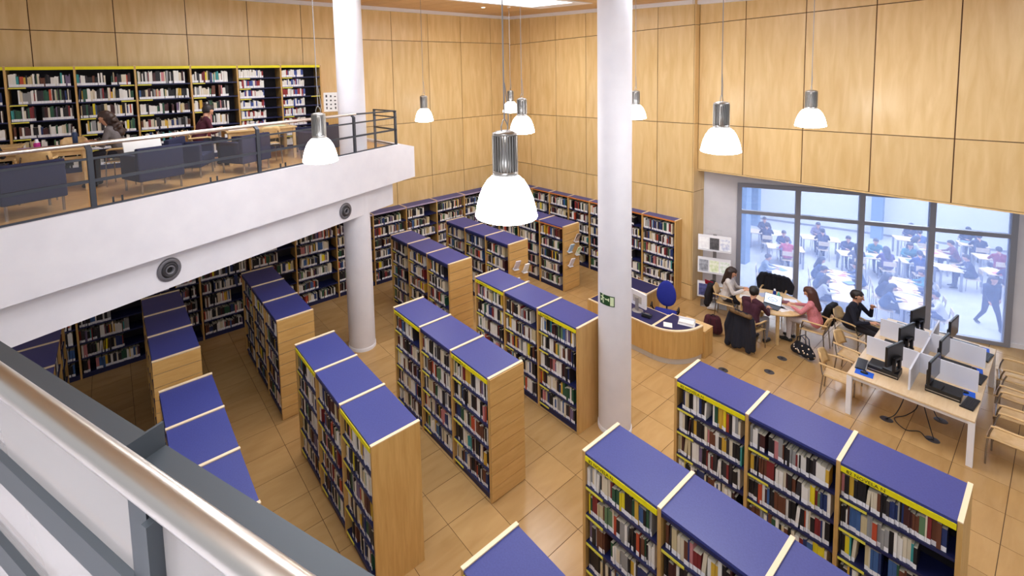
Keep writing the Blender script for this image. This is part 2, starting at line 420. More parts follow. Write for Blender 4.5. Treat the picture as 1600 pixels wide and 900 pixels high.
# ------------------------------------------------------------------ round columns
def column(x, y, r, label, z1):
    c = struct(link('column', None, None, (x, y, 0)), label)
    MB().lathe([(r, .08), (r, z1)], 48, caps=True).obj('shaft', WHITE, c)
    MB().lathe([(r+.012, 0), (r+.012, .075), (r+.004, .08), (r, .08)], 48, caps=True).obj('base_ring', WHITEP, c)
    return c
COLR = (6.77, 4.50, .268); COLL = (4.44, 9.60, .305)
column(*COLR, 'white round column carrying the green exit sign', ceil_z(4.5)+.05)
column(*COLL, 'white round column rising through the mezzanine edge', ceil_z(9.6)+.05)
def exit_sign():
    x, y, r = COLR; r += .006
    t = thing('exit_sign', 'curved green emergency exit sign on the white round column', 'sign', (x, y, 0))
    def band(name, b0, b1, z0, z1, m, off):
        n = 10; vs = []; fs = []
        for k in range(n+1):
            a = b0+(b1-b0)*k/n
            for rr in (r+off, r-.004+off):
                for z in (z0, z1): vs.append((rr*math.cos(a), rr*math.sin(a), z))
        for k in range(n):
            o = 4*k; fs += [(o, o+4, o+5, o+1), (o+2, o+3, o+7, o+6), (o+1, o+5, o+7, o+3), (o, o+2, o+6, o+4)]
        fs += [(0, 1, 3, 2), (4*n, 4*n+2, 4*n+3, 4*n+1)]
        MB().add(vs, fs, 0).obj(name, m, t)
    A0, A1 = math.radians(156), math.radians(214)
    z0, z1 = 2.295, 2.47
    f = lambda q: A0+(A1-A0)*q
    band('plate', A0, A1, z0, z1, GREEN, 0)
    band('white_door', f(.74), f(.95), z0+.015, z1-.015, EXITW, .002)
    # arrow
    band('arrow', f(.42), f(.66), z0+.095, z0+.115, EXITW, .002); band('arrow_head', f(.62), f(.68), z0+.08, z0+.13, EXITW, .002)
    # running figure
    band('figure', f(.2), f(.3), z0+.09, z0+.15, EXITW, .002); band('figure_head', f(.24), f(.31), z0+.158, z0+.185, EXITW, .002)
    band('figure', f(.29), f(.38), z0+.11, z0+.125, EXITW, .002); band('figure', f(.1), f(.2), z0+.125, z0+.142, EXITW, .002)
    band('figure', f(.26), f(.33), z0+.03, z0+.09, EXITW, .002); band('figure', f(.1), f(.22), z0+.06, z0+.09, EXITW, .002)
exit_sign()

# ------------------------------------------------------------------ mezzanine
MZ = 4.44                      # mezzanine floor
def mline(n, x):               # point on the line at distance n in front direction, at given x
    return Vector((x, (n-NM.x*x)/NM.y))
def build_mezzanine():
    xl = -4.2
    a = mline(6.9, xl); b = Vector((6.1, 9.672))
    fl = struct(MB().prism([tuple(a), tuple(b), (6.1, YL), (xl, YL)], 4.0, MZ-.004).obj('floor_mezzanine', WHITE), 'timber floor slab of the mezzanine reading gallery')
    MB().prism([tuple(mline(7.05, xl)), tuple(mline(7.05, 5.95)), (5.95, YL-.01), (xl, YL-.01)], MZ-.004, MZ).obj('boarding', MEZZF, fl)
    # white fascia with its kerb
    fa = MB()
    p0, p1, p2 = mline(6.9, xl), mline(6.9, 5.62), mline(6.9, 6.1)
    t = NM*.13
    for (q0, q1, z0, z1, z2) in ((p0, p1, 3.74, 4.63, 4.63), (p1, p2, 3.74, 4.63, 4.5)):
        vs = [(q0.x, q0.y, z0), (q1.x, q1.y, z0), (q1.x+t.x, q1.y+t.y, z0), (q0.x+t.x, q0.y+t.y, z0),
              (q0.x, q0.y, z1), (q1.x, q1.y, z2), (q1.x+t.x, q1.y+t.y, z2), (q0.x+t.x, q0.y+t.y, z1)]
        fa.add(vs, [(3,2,1,0),(4,5,6,7),(0,1,5,4),(1,2,6,5),(2,3,7,6),(3,0,4,7)])
    struct(fa.obj('beam_fascia', WHITE), 'broad white fascia along the mezzanine edge')
    struct(MB().prism([(5.97, mline(7.03, 6.1).y), (6.1, mline(7.03, 6.1).y), (6.1, YL), (5.97, YL)], 3.74, 4.5).obj('beam_end', WHITE), 'white edge beam closing the mezzanine end')
    q0, q1 = mline(7.12, xl), mline(7.12, 5.44); w = NM*.62
    struct(MB().prism([tuple(q0), tuple(q1), tuple(q1+w), tuple(q0+w)], 3.17, 4.0).obj('beam_lower', WHITE), 'white downstand beam below the mezzanine fascia')
    # air jets in the lower beam
    for s, lab in (((.57, 3.45), 'grey round air nozzle in the beam over the dark stacks'), ((3.95, 3.405), 'grey round air nozzle in the beam beside the column')):
        p = mline(7.12, s[0]); th = thing('air_nozzle', lab, 'air nozzle', (p.x, p.y, s[1]), 0, 'air nozzles in the white beam')
        M = Matrix.Rotation(math.atan2(DM.y, DM.x), 4, 'Z') @ Matrix.Rotation(PI/2, 4, 'X')
        g = mat('nozzle_grey', srgb(120, 118, 124), .4, .4); dk = mat('nozzle_dark', srgb(52, 50, 54), .5)
        MB().lathe([(.12, -.002), (.168, -.002), (.175, .012), (.155, .03), (.12, .026)], 32, caps=False, M=M).obj('outer_ring', g, th)
        MB().lathe([(.066, .03), (.085, .05), (.105, .045), (.122, .004)], 32, caps=False, M=M).obj('inner_ring', dk, th)
        MB().lathe([(.04, .012), (.05, .05), (.066, .052), (.07, .03)], 28, caps=False, M=M).obj('jet', g, th)
        MB().lathe([(.042, .008), (.042, .014)], 24, caps=True, M=M).obj('jet_opening', BLACK, th)
    # glass balustrade
    rl = thing('mezzanine_railing', 'dark grey steel balustrade with glass infill and steel handrail on mezzanine', 'railing', (0, 0, 0))
    rx = math.atan2(DM.y, DM.x)
    zb, zt = 4.63, 5.43
    pxs = [-3.9, -2.4, -.22, 2.04, 4.21, 5.5]
    pts = [mline(6.95, x) for x in pxs]
    for k, p in enumerate(pts):
        M = Matrix.Translation((p.x, p.y, 0)) @ Matrix.Rotation(rx, 4, 'Z')
        m = MB().box((-.03, -.008, zb-.06), (.03, .03, zt-.04), 0, M)
        m.add([tuple(M @ Vector(v)) for v in [(-.03, -.008, zt-.04), (.03, -.008, zt-.04), (.03, .03, zt-.04), (-.03, .03, zt-.04), (-.03, .055, zt+.012), (.03, .055, zt+.012), (.03, .085, zt+.0), (-.03, .085, zt+.0)]],
              [(3,2,1,0),(4,5,6,7),(0,1,5,4),(1,2,6,5),(2,3,7,6),(3,0,4,7)])
        m.obj('post', DARKM, rl)
    def run(name, z, h, n0, n1, m, xa=-4.1, xb=5.5):
        a, b = mline(6.95, xa), mline(6.95, xb); i, j = NM*n0, NM*n1
        return MB().prism([tuple(a+i), tuple(b+i), tuple(b+j), tuple(a+j)], z, z+h).obj(name, m, rl)
    for x in (-1.2, .03, 1.28, 2.5, 3.4):
        for dx in (-.05, .05):
            p = mline(7.0, x+dx); part('clamp', (p.x-.012, p.y-.012, zb-.02), (p.x+.012, p.y+.012, zb+.09), BLACK, rl)
    run('bar', 5.255, .03, .0, .022, DARKM); run('bar', 4.965, .04, .0, .022, DARKM); run('bar', zb, .025, .0, .022, DARKM)
    for a, b in zip(pxs[:-1], pxs[1:]):
        run('glass_pane', zb+.03, .33, .008, .014, RAILGLASS, a+.05, b-.05); run('glass_pane', 5.01, .24, .008, .014, RAILGLASS, a+.05, b-.05)
    a, b = mline(7.03, -4.1), mline(7.03, 4.3)
    MB().tube([(a.x, a.y, zt+.02), (b.x, b.y, zt+.02)], .03, 14).obj('handrail', STEEL, rl)
    c = mline(6.98, 5.5)
    MB().tube([(b.x, b.y, zt+.02), (c.x, c.y, zt+.0)], .018, 10).obj('handrail_end', DARKM, rl)
    # return rail at the free end
    for z, h in ((zt-.02, .03), (zt-.16, .025), (4.965, .04), (zb-.02, .025)):
        MB().box((5.49, 9.47, z), (5.515, 10.62, z+h)).obj('return_bar', DARKM, rl)
    MB().box((5.475, 10.55, MZ), (5.53, 10.59, zt)).obj('post', DARKM, rl)
build_mezzanine()

# ------------------------------------------------------------------ balcony in front of the camera
def FP(s, d, z): q = UR*s+NR*d; return (q.x, q.y, z)
def fbox(mb, s0, s1, d0, d1, z0, z1, mi=0):
    vs = [FP(s, d, z) for z in (z0, z1) for s, d in ((s0, d0), (s1, d0), (s1, d1), (s0, d1))]
    return mb.add(vs, [(3,2,1,0),(4,5,6,7),(0,1,5,4),(1,2,6,5),(2,3,7,6),(3,0,4,7)], mi)
def build_balcony():
    rl = thing('balcony_railing', 'steel tube handrail with grey posts and glass panes close to the camera', 'railing', (0, 0, 0))
    D = .376
    MB().tube([FP(-4.5, D, 5.475), FP(1.2, D, 5.475)], .0255, 28).obj('handrail', STEEL, rl)
    for s in (-3.1, -.81, .9):
        m = fbox(MB(), s-.045, s+.045, D-.008, D+.006, 4.55, 5.44); fbox(m, s+.03, s+.045, D-.025, D-.008, 4.55, 5.44); fbox(m, s-.02, s+.02, D-.012, D+.012, 5.43, 5.456)
        m.obj('post', GREYM, rl)
    for z0, z1 in ((5.222, 5.285), (4.975, 5.038), (4.68, 4.73)):
        fbox(MB(), -4.5, 1.2, D-.016, D+.012, z0, z1).obj('bar', GREYM, rl)
        fbox(MB(), -4.5, 1.2, D+.012, D+.018, z1-.012, z1+.004).obj('bead', ALU, rl)
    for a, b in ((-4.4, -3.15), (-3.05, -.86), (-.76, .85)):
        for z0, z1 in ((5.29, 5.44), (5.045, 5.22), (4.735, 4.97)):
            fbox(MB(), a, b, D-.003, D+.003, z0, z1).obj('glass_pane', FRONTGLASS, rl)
    # white slab edge of the balcony and the steel beam with stiffener plates beyond it
    m = fbox(MB(), -4.6, 1.6, -1.2, .60, 4.1, 4.62)
    struct(m.obj('floor_balcony', WHITE), 'white slab edge of the balcony below the steel handrail')
    bm_ = thing('edge_beam', 'dark grey steel edge beam with stiffener plate beyond the handrail', 'beam', (0, 0, 0))
    fbox(MB(), -4.6, 1.6, .715, .826, 4.86, 4.9).obj('flange', GREYM, bm_)
    fbox(MB(), -4.6, 1.6, .765, .775, 4.60, 4.86).obj('web', GREYM, bm_)
    fbox(MB(), -4.6, 1.6, .715, .826, 4.56, 4.60).obj('flange', GREYM, bm_)
    for s in (-3.45, -1.622, .3):
        fbox(MB(), s-.005, s+.005, .60, .826, 4.9, 4.985).obj('stiffener', GREYM, bm_)
        fbox(MB(), s-.005, s+.005, .60, .765, 4.56, 4.9).obj('bracket', GREYM, bm_)
build_balcony()

# ------------------------------------------------------------------ books
PAL = [((236, 232, 226), 25), ((222, 210, 186), 11), ((206, 190, 150), 4), ((26, 24, 30), 24), ((48, 44, 50), 9), ((70, 34, 36), 6), ((104, 60, 42), 6), ((128, 40, 44), 4),
       ((34, 52, 104), 5), ((60, 96, 150), 3), ((38, 84, 62), 4), ((96, 128, 92), 2), ((214, 172, 60), 3), ((232, 212, 40), 1.4), ((190, 76, 48), 3), ((200, 128, 130), 2), ((116, 100, 130), 2), ((150, 150, 150), 4), ((60, 150, 150), 1)]
CNAME = {(236, 232, 226): 'white', (222, 210, 186): 'cream', (206, 190, 150): 'tan', (26, 24, 30): 'black', (48, 44, 50): 'charcoal', (70, 34, 36): 'dark maroon', (104, 60, 42): 'brown', (128, 40, 44): 'dark red',
         (34, 52, 104): 'navy', (60, 96, 150): 'blue', (38, 84, 62): 'dark green', (96, 128, 92): 'sage green', (214, 172, 60): 'ochre', (232, 212, 40): 'yellow', (190, 76, 48): 'rust red', (200, 128, 130): 'pink', (116, 100, 130): 'mauve', (150, 150, 150): 'grey', (60, 150, 150): 'teal'}
_cols = [c for c, _ in PAL]; _wts = [w for _, w in PAL]
BOOKS = []      # (origin, along, inward, w, h, d, colour, has_label, lean, meta)
def fill(o, ea, ei, length, rng, ratio=.95, hmax=.29, hmin=.2, meta=None, bright=None):
    """stand books on a shelf: o = front corner where the row starts, ea along the row, ei into the shelf"""
    x = rng.uniform(.004, .03); idx = 0; end = length*ratio
    base = rng.uniform(hmin+.03, hmax-.02); run = 0; col = None
    if rng.random() < .04: x += rng.uniform(.05, .25)*length*.6
    while True:
        if run <= 0:
            run = rng.choice([1, 1, 1, 1, 1, 1, 2, 2, 3]); col = rng.choices(bright or _cols, None if bright else _wts)[0]
            base2 = min(hmax, max(hmin, base+rng.gauss(0, .022)))
        w = min(.075, max(.014, rng.gauss(.0265, .010))); run -= 1
        if x+w > end: break
        h = min(hmax, max(hmin, base2+rng.gauss(0, .011))); d = rng.uniform(.13, .19)
        if rng.random() < .012: x += rng.uniform(.03, .12)
        lean = rng.uniform(.03, .1) if rng.random() < .05 else 0
        if x+w+lean*h > end: break
        BOOKS.append((Vector(o)+Vector(ea)*x+Vector(ei)*rng.uniform(.008, .028), Vector(ea), Vector(ei), w-.0012, h, d, col, rng.random() < .9, lean, (meta, idx) if meta else None))
        x += w+lean*h; idx += 1
def book_geo(b):
    o, ea, ei, w, h, d, col, lab, lean, _ = b
    up = Vector((0, 0, 1)); lz = .052 if h > .12 else .03
    P = lambda a, i, z: o+ea*(a+lean*z)+ei*i+up*(z+.0005)
    v = [P(0, 0, 0), P(w, 0, 0), P(w, 0, lz), P(0, 0, lz), P(w, 0, h), P(0, 0, h), P(0, d, 0), P(w, d, 0), P(w, d, h), P(0, d, h)]
    f = [(0, 1, 2, 3), (3, 2, 4, 5), (5, 4, 8, 9), (1, 7, 8, 4, 2), (0, 3, 5, 9, 6), (6, 9, 8, 7), (0, 6, 7, 1)]
    c = srgb(*col); wl = srgb(248, 246, 250) if lab else c; pg = srgb(226, 216, 196)
    return v, f, [wl, c, pg, c, c, pg, c]
def book_mesh(name, lst, origin=Vector((0, 0, 0))):
    V = []; F = []; C = []
    for b in lst:
        v, f, c = book_geo(b); n = len(V); V += [tuple(p-origin) for p in v]
        for ff, cc in zip(f, c): F.append([i+n for i in ff]); C += [cc]*len(ff)
    me = bpy.data.meshes.new(name); me.from_pydata(V, [], F)
    ca = me.color_attributes.new('Col', 'FLOAT_COLOR', 'CORNER'); ca.data.foreach_set('color', np.array(C, dtype=np.float32).ravel())
    me.materials.append(BOOKM); me.update()
    return me

# ------------------------------------------------------------------ free-standing double bookcases
BW, BD, BH, BT = .886, .676, 1.9, .036
SHZ = [.115+.343*k for k in range(5)]
def bookcase(x0, y0, label, slat=False, signs=None, sign_text='82 NOVELA N', edge=None, seed=0, key=None, ratio=.93, left_signs=True, far_side=True):
    rng = random.Random(seed)
    t = thing('bookcase', label, 'bookcase', (x0+BD/2, y0-1.5*BW, 0), 0, 'free-standing double bookcases')
    hx, hy = BD/2, 1.5*BW
    for i in range(4):
        yc = hy-i*BW
        part('upright', (-hx, yc-BT/2, 0), (hx, yc+BT/2, BH-.012), OAK, t)
        part('upright_cap', (-hx-.003, yc-BT/2-.001, BH-.012), (hx+.003, yc+BT/2+.001, BH), EDGE, t)
    if slat:
        n = 9; p = (BH-.03)/n
        part('groove_backing', (-hx+.004, -hy-BT/2-.006, .02), (hx-.004, -hy-BT/2-.0005, BH-.014), ALU, t)
        for k in range(n): part('slat', (-hx, -hy-BT/2-.018, .02+k*p+.006), (hx, -hy-BT/2-.006, .02+(k+1)*p-.006), OAKH, t)
    for i in range(3):
        ya, yb = hy-(i+1)*BW+BT/2, hy-i*BW-BT/2
        part('top_panel', (-hx+.004, ya, BH-.045), (hx-.004, yb, BH-.016), BLUE, t)
        part('plinth', (-hx+.03, ya, 0), (hx-.03, yb, .085), NAVY, t)
        part('back_panel', (-.008, ya, .085), (.008, yb, BH-.045), NAVY_D, t)
        for k, z in enumerate(SHZ):
            for sd in ((-1, 1) if far_side else (-1,)):
                lo, hi = ((-hx+.012, ya, z-.028), (-.01, yb, z)) if sd < 0 else ((.01, ya, z-.028), (hx-.012, yb, z))
                sh = part('shelf', lo, hi, NAVY, t)
                if sd < 0 and signs is not None:
                    # yellow card holder clipped on the shelf edge at the row's start
                    link('label_holder', boxmesh('label_holder', (-.004, -.11, -.013), (.004, .11, .013), YELL), sh, (-(hi[0]-lo[0])/2-.005, (yb-ya)/2-.115, -.012))
                meta = (key, i, k) if key and sd < 0 else None
                if sd < 0: fill((x0+.02, y0-i*BW-BT/2, z), (0, -1, 0), (1, 0, 0), BW-BT, rng, ratio if rng.random() < .85 else rng.uniform(.7, .9), meta=meta)
                else: fill((x0+BD-.02, y0-(i+1)*BW+BT/2, z), (0, 1, 0), (-1, 0, 0), BW-BT, rng, ratio)
        if signs and signs[i] is not None:
            m = signs[i]
            sg = part('sign_strip', (-hx-.006, ya+.004, BH-.105), (-hx+.008, yb-.004, BH-.046), m, t)
            if m is YEL and sign_text:
                M = Matrix.Translation((-hx-.0075, hy-i*BW-BT/2-.05, BH-.093)) @ Matrix(((0, 0, -1, 0), (-1, 0, 0, 0), (0, 1, 0, 0), (0, 0, 0, 1)))
                o = text('sign_lettering', sign_text, .05, M, INK, t)
        else:
            part('sign_strip', (-hx-.002, ya+.004, BH-.08), (-hx+.01, yb-.004, BH-.046), edge or NAVY, t)
    return t
Y3 = (YEL, None, YEL)
NV = (NAVY, NAVY, NAVY)
bookcase(4.086, 3.11, 'blue-topped bookcase in front of the exit-sign column, cut by the frame edge', signs=Y3, seed=9, key='S9', ratio=.96)
bookcase(6.127, 3.113, 'long blue-topped bookcase with yellow signs beside the computer table', signs=Y3, seed=10, key='S10', ratio=.96)
bookcase(2.205, 2.96, 'blue-topped bookcase of which only one top corner shows at the bottom edge', signs=Y3, seed=8)
bookcase(2.2, 7.33, 'blue-topped bookcase with plain oak end panel standing before the mezzanine column', signs=Y3, seed=4, sign_text=None)
bookcase(4.083, 7.39, 'blue-topped bookcase with grooved oak end in the middle of the hall', slat=True, signs=Y3, seed=5)
bookcase(6.12, 7.44, 'blue-topped bookcase whose plain end touches the exit-sign column', signs=Y3, seed=6)
bookcase(.300, 7.385, 'deep blue-topped bookcase half hidden by the grey edge beam', seed=7)
bookcase(.277, 10.945, 'dark blue-topped bookcase with grooved end under the air nozzle', slat=True, seed=2)
bookcase(2.187, 10.97, 'dark blue-topped bookcase with grooved end under the mezzanine near the round column', slat=True, seed=3)
bookcase(-1.62, 10.94, 'shadowed bookcase deepest under the mezzanine beside the grey edge beam', seed=1)
bookcase(6.08, 11.005, 'purple-blue topped bookcase with grooved end and gaps between its books', slat=True, signs=NV, seed=11, ratio=.8, sign_text=None)
bookcase(7.995, 11.02, 'purple-blue topped bookcase with four white books displayed on its end', slat=True, signs=NV, seed=12, ratio=.82, sign_text=None)
bookcase(10.13, 11.03, 'orange-edged bookcase with four display books hung on its grooved end', slat=True, edge=ORANGE, seed=13, ratio=.85)

# ------------------------------------------------------------------ wall bookcases
def wall_run(name, label, ups, axis, front, back, z0, height, nrow, topm, edgem, seed, top_strip=None, bay_rows=None, ratios=None, brights=None):
    """shelving against a wall. axis 'x': runs along x, faces -y;  axis 'y': runs along y, faces -x"""
    rng = random.Random(seed)
    t = thing(name, label, 'bookcase', (0, 0, 0))
    def bx(nm, a0, a1, d0, d1, za, zb, m, par=t):
        lo, hi = ((a0, d0, za), (a1, d1, zb)) if axis == 'x' else ((d0, a0, za), (d1, a1, zb))
        return part(nm, lo, hi, m, par)
    for a in ups:
        bx('upright', a-.018, a+.018, front, back, z0, z0+height-.01, OAK); bx('upright_cap', a-.018, a+.018, front-.002, back, z0+height-.01, z0+height, EDGE)
    for i, (a, b) in enumerate(zip(ups[:-1], ups[1:])):
        a += .018; b -= .018
        bx('top_panel', a, b, front+.002, back, z0+height-.04, z0+height-.012, topm)
        bx('back_panel', a, b, back-.012, back, z0, z0+height-.04, NAVY_D)
        bx('plinth', a, b, front+.03, back-.012, z0, z0+.08, NAVY)
        if top_strip: bx('sign_strip', a, b, front-.008, front+.006, z0+height-.075, z0+height-.012, top_strip)
        else: bx('edge_strip', a, b, front-.004, front+.006, z0+height-.05, z0+height-.008, edgem)
        nr = bay_rows[i] if bay_rows else nrow
        for k in range(nr):
            z = z0+.105+k*(height-.17)/nr
            sh = bx('shelf', a, b, front+.012, back-.012, z-.025, z, NAVY)
            if top_strip:
                off = (-(b-a)/2+.14, -(back-front)/2, -.01) if rng.random() < .8 else ((b-a)/2-.14, -(back-front)/2, -.01)
                link('label_holder', boxmesh('label_holder', (-.13, -.004, -.012), (.13, .004, .012), YELL), sh, off)
            pitch = (height-.17)/nr
            rr = ratios[i] if ratios else (.95 if rng.random() < .7 else rng.uniform(.5, .9))
            hm = min(.285, pitch-.05)
            br = brights[i] if brights else None
            if axis == 'x': fill((a, front+.02, z), (1, 0, 0), (0, 1, 0), b-a, rng, rr, hmax=hm, hmin=min(.17, hm-.06), bright=br)
            else: fill((front+.02, b, z), (0, -1, 0), (1, 0, 0), b-a, rng, rr, hmax=hm, hmin=min(.17, hm-.06), bright=br)
    return t
wall_run('wall_bookcase', 'long wall bookcase running under the mezzanine to the panelled corner', [-2.0, -.85, .33, 1.5, 2.66, 3.83, 5.0, 6.17, 7.33, 8.5, 9.66, 10.83, 11.95], 'x', 12.2, YL-.002, 0, 2.2, 6, BLUE, LILAC, 31)
wall_run('wall_bookcase', 'wall bookcase with orange edging along the panelled side wall behind the desk', [6.16, 7.1, 8.0, 8.88, 9.7, 10.5, 11.3, 12.12], 'y', 12.0, XR-.002, 0, 2.2, 6, BLUE, ORANGE, 32)
RED = [(150, 40, 44), (236, 232, 226), (60, 80, 150), (236, 232, 226), (236, 232, 226)]
wall_run('wall_bookcase', 'yellow-signed wall bookcase on the mezzanine behind the reading tables', [-3.65, -2.6, -1.546, -.49, .549, 1.625, 2.638, 3.687, 4.749], 'x', 12.15, YL-.002, MZ, 2.2, 6, NAVY, NAVY, 33, top_strip=YEL,
         bay_rows=[6, 6, 6, 6, 6, 6, 8, 8], ratios=[.95, .95, .96, .96, .96, .8, .62, .6], brights=[None]*6+[RED, RED])

def place_books():
    cand = []
    for n, b in enumerate(BOOKS):
        if b[9]:
            (key, bay, row), idx = b[9]
            if key == 'S10' and row < 2: continue
            c = b[0]+b[1]*b[3]/2+Vector((0, 0, b[4]/2)); X, Y = px(c)
            if 0 < X < 1600 and Y < 893: cand.append((c.length, n))
    # distance from the camera decides the size a book has in view
    cand = [(((BOOKS[n][0]-Vector((0, 0, CAM['H']))).length), n) for _, n in cand]; cand.sort()
    single = {n for _, n in cand[:300]}
    ordn = ['first', 'second', 'third', 'fourth', 'fifth', 'sixth', 'seventh', 'eighth', 'ninth', 'tenth', 'eleventh', 'twelfth', 'thirteenth', 'fourteenth', 'fifteenth', 'sixteenth', 'seventeenth', 'eighteenth', 'nineteenth',
            'twentieth'] + ['twenty-'+w for w in ('first', 'second', 'third', 'fourth', 'fifth', 'sixth', 'seventh', 'eighth', 'ninth')] + ['thirtieth'] + ['thirty-'+w for w in ('first', 'second', 'third', 'fourth', 'fifth', 'sixth', 'seventh', 'eighth', 'ninth')] + ['fortieth'] + ['forty-'+w for w in ('first', 'second', 'third', 'fourth', 'fifth', 'sixth', 'seventh', 'eighth', 'ninth')]
    rown = {4: 'top', 3: 'second', 2: 'third', 1: 'fourth', 0: 'bottom'}; bayn = ['first', 'middle', 'last']
    where = {'S9': 'column-end bookcase', 'S10': 'computer-side bookcase'}
    for n in sorted(single):
        b = BOOKS[n]; (key, bay, row), idx = b[9]
        o = link('book', book_mesh('book', [b], b[0]), None, b[0])
        tag(o, '%s book, %s along the %s shelf, %s bay of the %s' % (CNAME[b[6]], ordn[idx], rown[row], bayn[bay], where[key]), 'book', 'books on the %s' % where[key])
    o = link('books', book_mesh('books', [b for n, b in enumerate(BOOKS) if n not in single]))
    tag(o, 'rows of mixed books with white spine labels filling all the other shelves', 'books', kind='stuff')
place_books()

# ------------------------------------------------------------------ pendant lamps
def pendants():
    spots = [(2.363, 2.487, 'big pendant lamp hanging in front of the panelled corner, largest in view'), (2.25, 5.909, 'pendant lamp hanging before the mezzanine balustrade'),
             (6.493, 9.763, 'pendant lamp hanging against the back wall beside the mezzanine end'), (9.803, 10.034, 'small pendant lamp deepest in the panelled corner'),
             (6.27, 6.122, 'pendant lamp hanging just behind the largest one'), (9.914, 6.041, 'pendant lamp half hidden by the exit-sign column'),
             (6.366, 2.688, 'pendant lamp hanging before the bulkhead beside the column'), (10.229, 2.822, 'pendant lamp hanging before the bulkhead panels above the computer table')]
    zb = 5.1
    shade = MB().lathe([(.001, -.028), (.12, -.024), (.2, -.008), (.228, .004), (.232, .012), (.226, .03), (.218, .08), (.2, .15), (.172, .22), (.138, .275), (.105, .305), (.092, .31)], 40, caps=True).mesh('lamp_shade', OPAL)
    hb = MB().lathe([(.088, .305), (.094, .31), (.094, .345), (.084, .35), (.078, .352), (.078, .61), (.09, .615), (.09, .632), (.06, .645), (.02, .652)], 32, caps=True)
    n = 26
    for k in range(n):
        M = Matrix.Rotation(2*PI*k/n, 4, 'Z'); hb.box((.076, -.0045, .352), (.094, .0045, .612), 0, M)
    body = hb.mesh('lamp_housing', ALU)
    loop = MB().tube([(-.03, 0, .64), (-.034, 0, .68), (-.012, 0, .725), (0, 0, .735), (.012, 0, .725), (.034, 0, .68), (.03, 0, .64)], .005, 8).mesh('suspension_loop', ALU)
    for k, (x, y, lab) in enumerate(spots):
        t = thing('pendant_lamp', lab, 'lamp', (x, y, zb), 0, 'opal pendant lamps')
        link('lamp_shade', shade, t); link('lamp_housing', body, t); link('suspension_loop', loop, t)
        top = ceil_z(y)-zb
        c = MB(); c.tube([(0, 0, .73), (0, 0, top)], .0055, 8)
        c.tube([(.03, .0, .65), (.05, .01, .74), (.03, .0, .86), (.008, 0, 1.0)], .004, 6)
        c.obj('cable', mat('cable_grey', srgb(150, 148, 150), .5), t)
        MB().lathe([(.05, top-.03), (.05, top-.001)], 16, caps=True).obj('ceiling_rose', WHITEP, t)
pendants()

# ------------------------------------------------------------------ people
def remeshed(name, mb, voxel, smooth=4):
    me = mb.mesh('tmp', [SKIN]); o = bpy.data.objects.new('tmp', me); COL.objects.link(o)
    m = o.modifiers.new('r', 'REMESH'); m.mode = 'VOXEL'; m.voxel_size = voxel
    s = o.modifiers.new('s', 'SMOOTH'); s.factor = .5; s.iterations = smooth
    dg = bpy.context.evaluated_depsgraph_get()
    out = bpy.data.meshes.new_from_object(o.evaluated_get(dg)); out.name = name
    bpy.data.objects.remove(o); bpy.data.meshes.remove(me)
    out.materials.clear()
    out.polygons.foreach_set('use_smooth', [True]*len(out.polygons))
    return out
def seg_dist(P, a, b, ra, rb):
    a = np.array(a); b = np.array(b); ab = b-a; l2 = float(ab@ab)
    t = np.clip((P-a)@ab/l2, 0, 1) if l2 > 1e-12 else np.zeros(len(P))
    return np.linalg.norm(P-(a+t[:, None]*ab), axis=1)-(ra+(rb-ra)*t)
def rotY(v, a):  # pitch forward by a
    return Vector((v[0]*math.cos(a)+v[2]*math.sin(a), v[1], -v[0]*math.sin(a)+v[2]*math.cos(a)))
def hand(prims, wrist, fwd, side, curl=.5, fingers=True, up=Vector((0, 0, 1))):
    w = Vector(wrist); f = Vector(fwd).normalized(); s = f.cross(up).normalized()*-side; n = s.cross(f).normalized()
    if n.z > 0: n = -n          # palm normal, downwards by default
    k = w+f*.075
    prims.append((w+f*.01, k, .024, .03, 2)); prims.append((w+f*.03+s*.018, k+s*.022, .018, .018, 2)); prims.append((w+f*.03-s*.018, k-s*.022, .018, .018, 2))
    if not fingers: prims.append((k, k+f*.06+n*.03, .026, .018, 2)); return
    for i, (off, ln) in enumerate(((.031, .062), (.0105, .072), (-.0105, .068), (-.031, .052))):
        b0 = k+s*off; b1 = b0+(f*math.cos(curl*.6)+n*math.sin(curl*.6))*ln*.55; b2 = b1+(f*math.cos(curl*1.6)+n*math.sin(curl*1.6))*ln*.5
        prims.append((b0, b1, .0098, .009, 2)); prims.append((b1, b2, .009, .0078, 2))
    t0 = w+f*.03+s*.03; t1 = t0+f*.03+s*.032+n*.01; t2 = t1+f*.028+s*.006+n*.012
    prims.append((t0, t1, .013, .011, 2)); prims.append((t1, t2, .011, .009, 2))
def head_prims(prims, neck0, neck1, hc, hp):
    R = lambda v: hc+rotY(Vector(v), hp)
    prims.append((neck0, R((-.015, 0, -.05)), .055, .05, 2))
    prims.append((R((-.022, 0, .022)), R((.01, 0, .012)), .09, .085, 2))       # cranium
    prims.append((R((.015, 0, -.02)), R((.04, 0, -.082)), .076, .046, 2))     # face to chin
    prims.append((R((.098, 0, .005)), R((.112, 0, -.03)), .009, .014, 2))     # nose
    for sy in (-1, 1):
        prims.append((R((-.005, .084*sy, .01)), R((-.008, .088*sy, -.022)), .016, .012, 2))
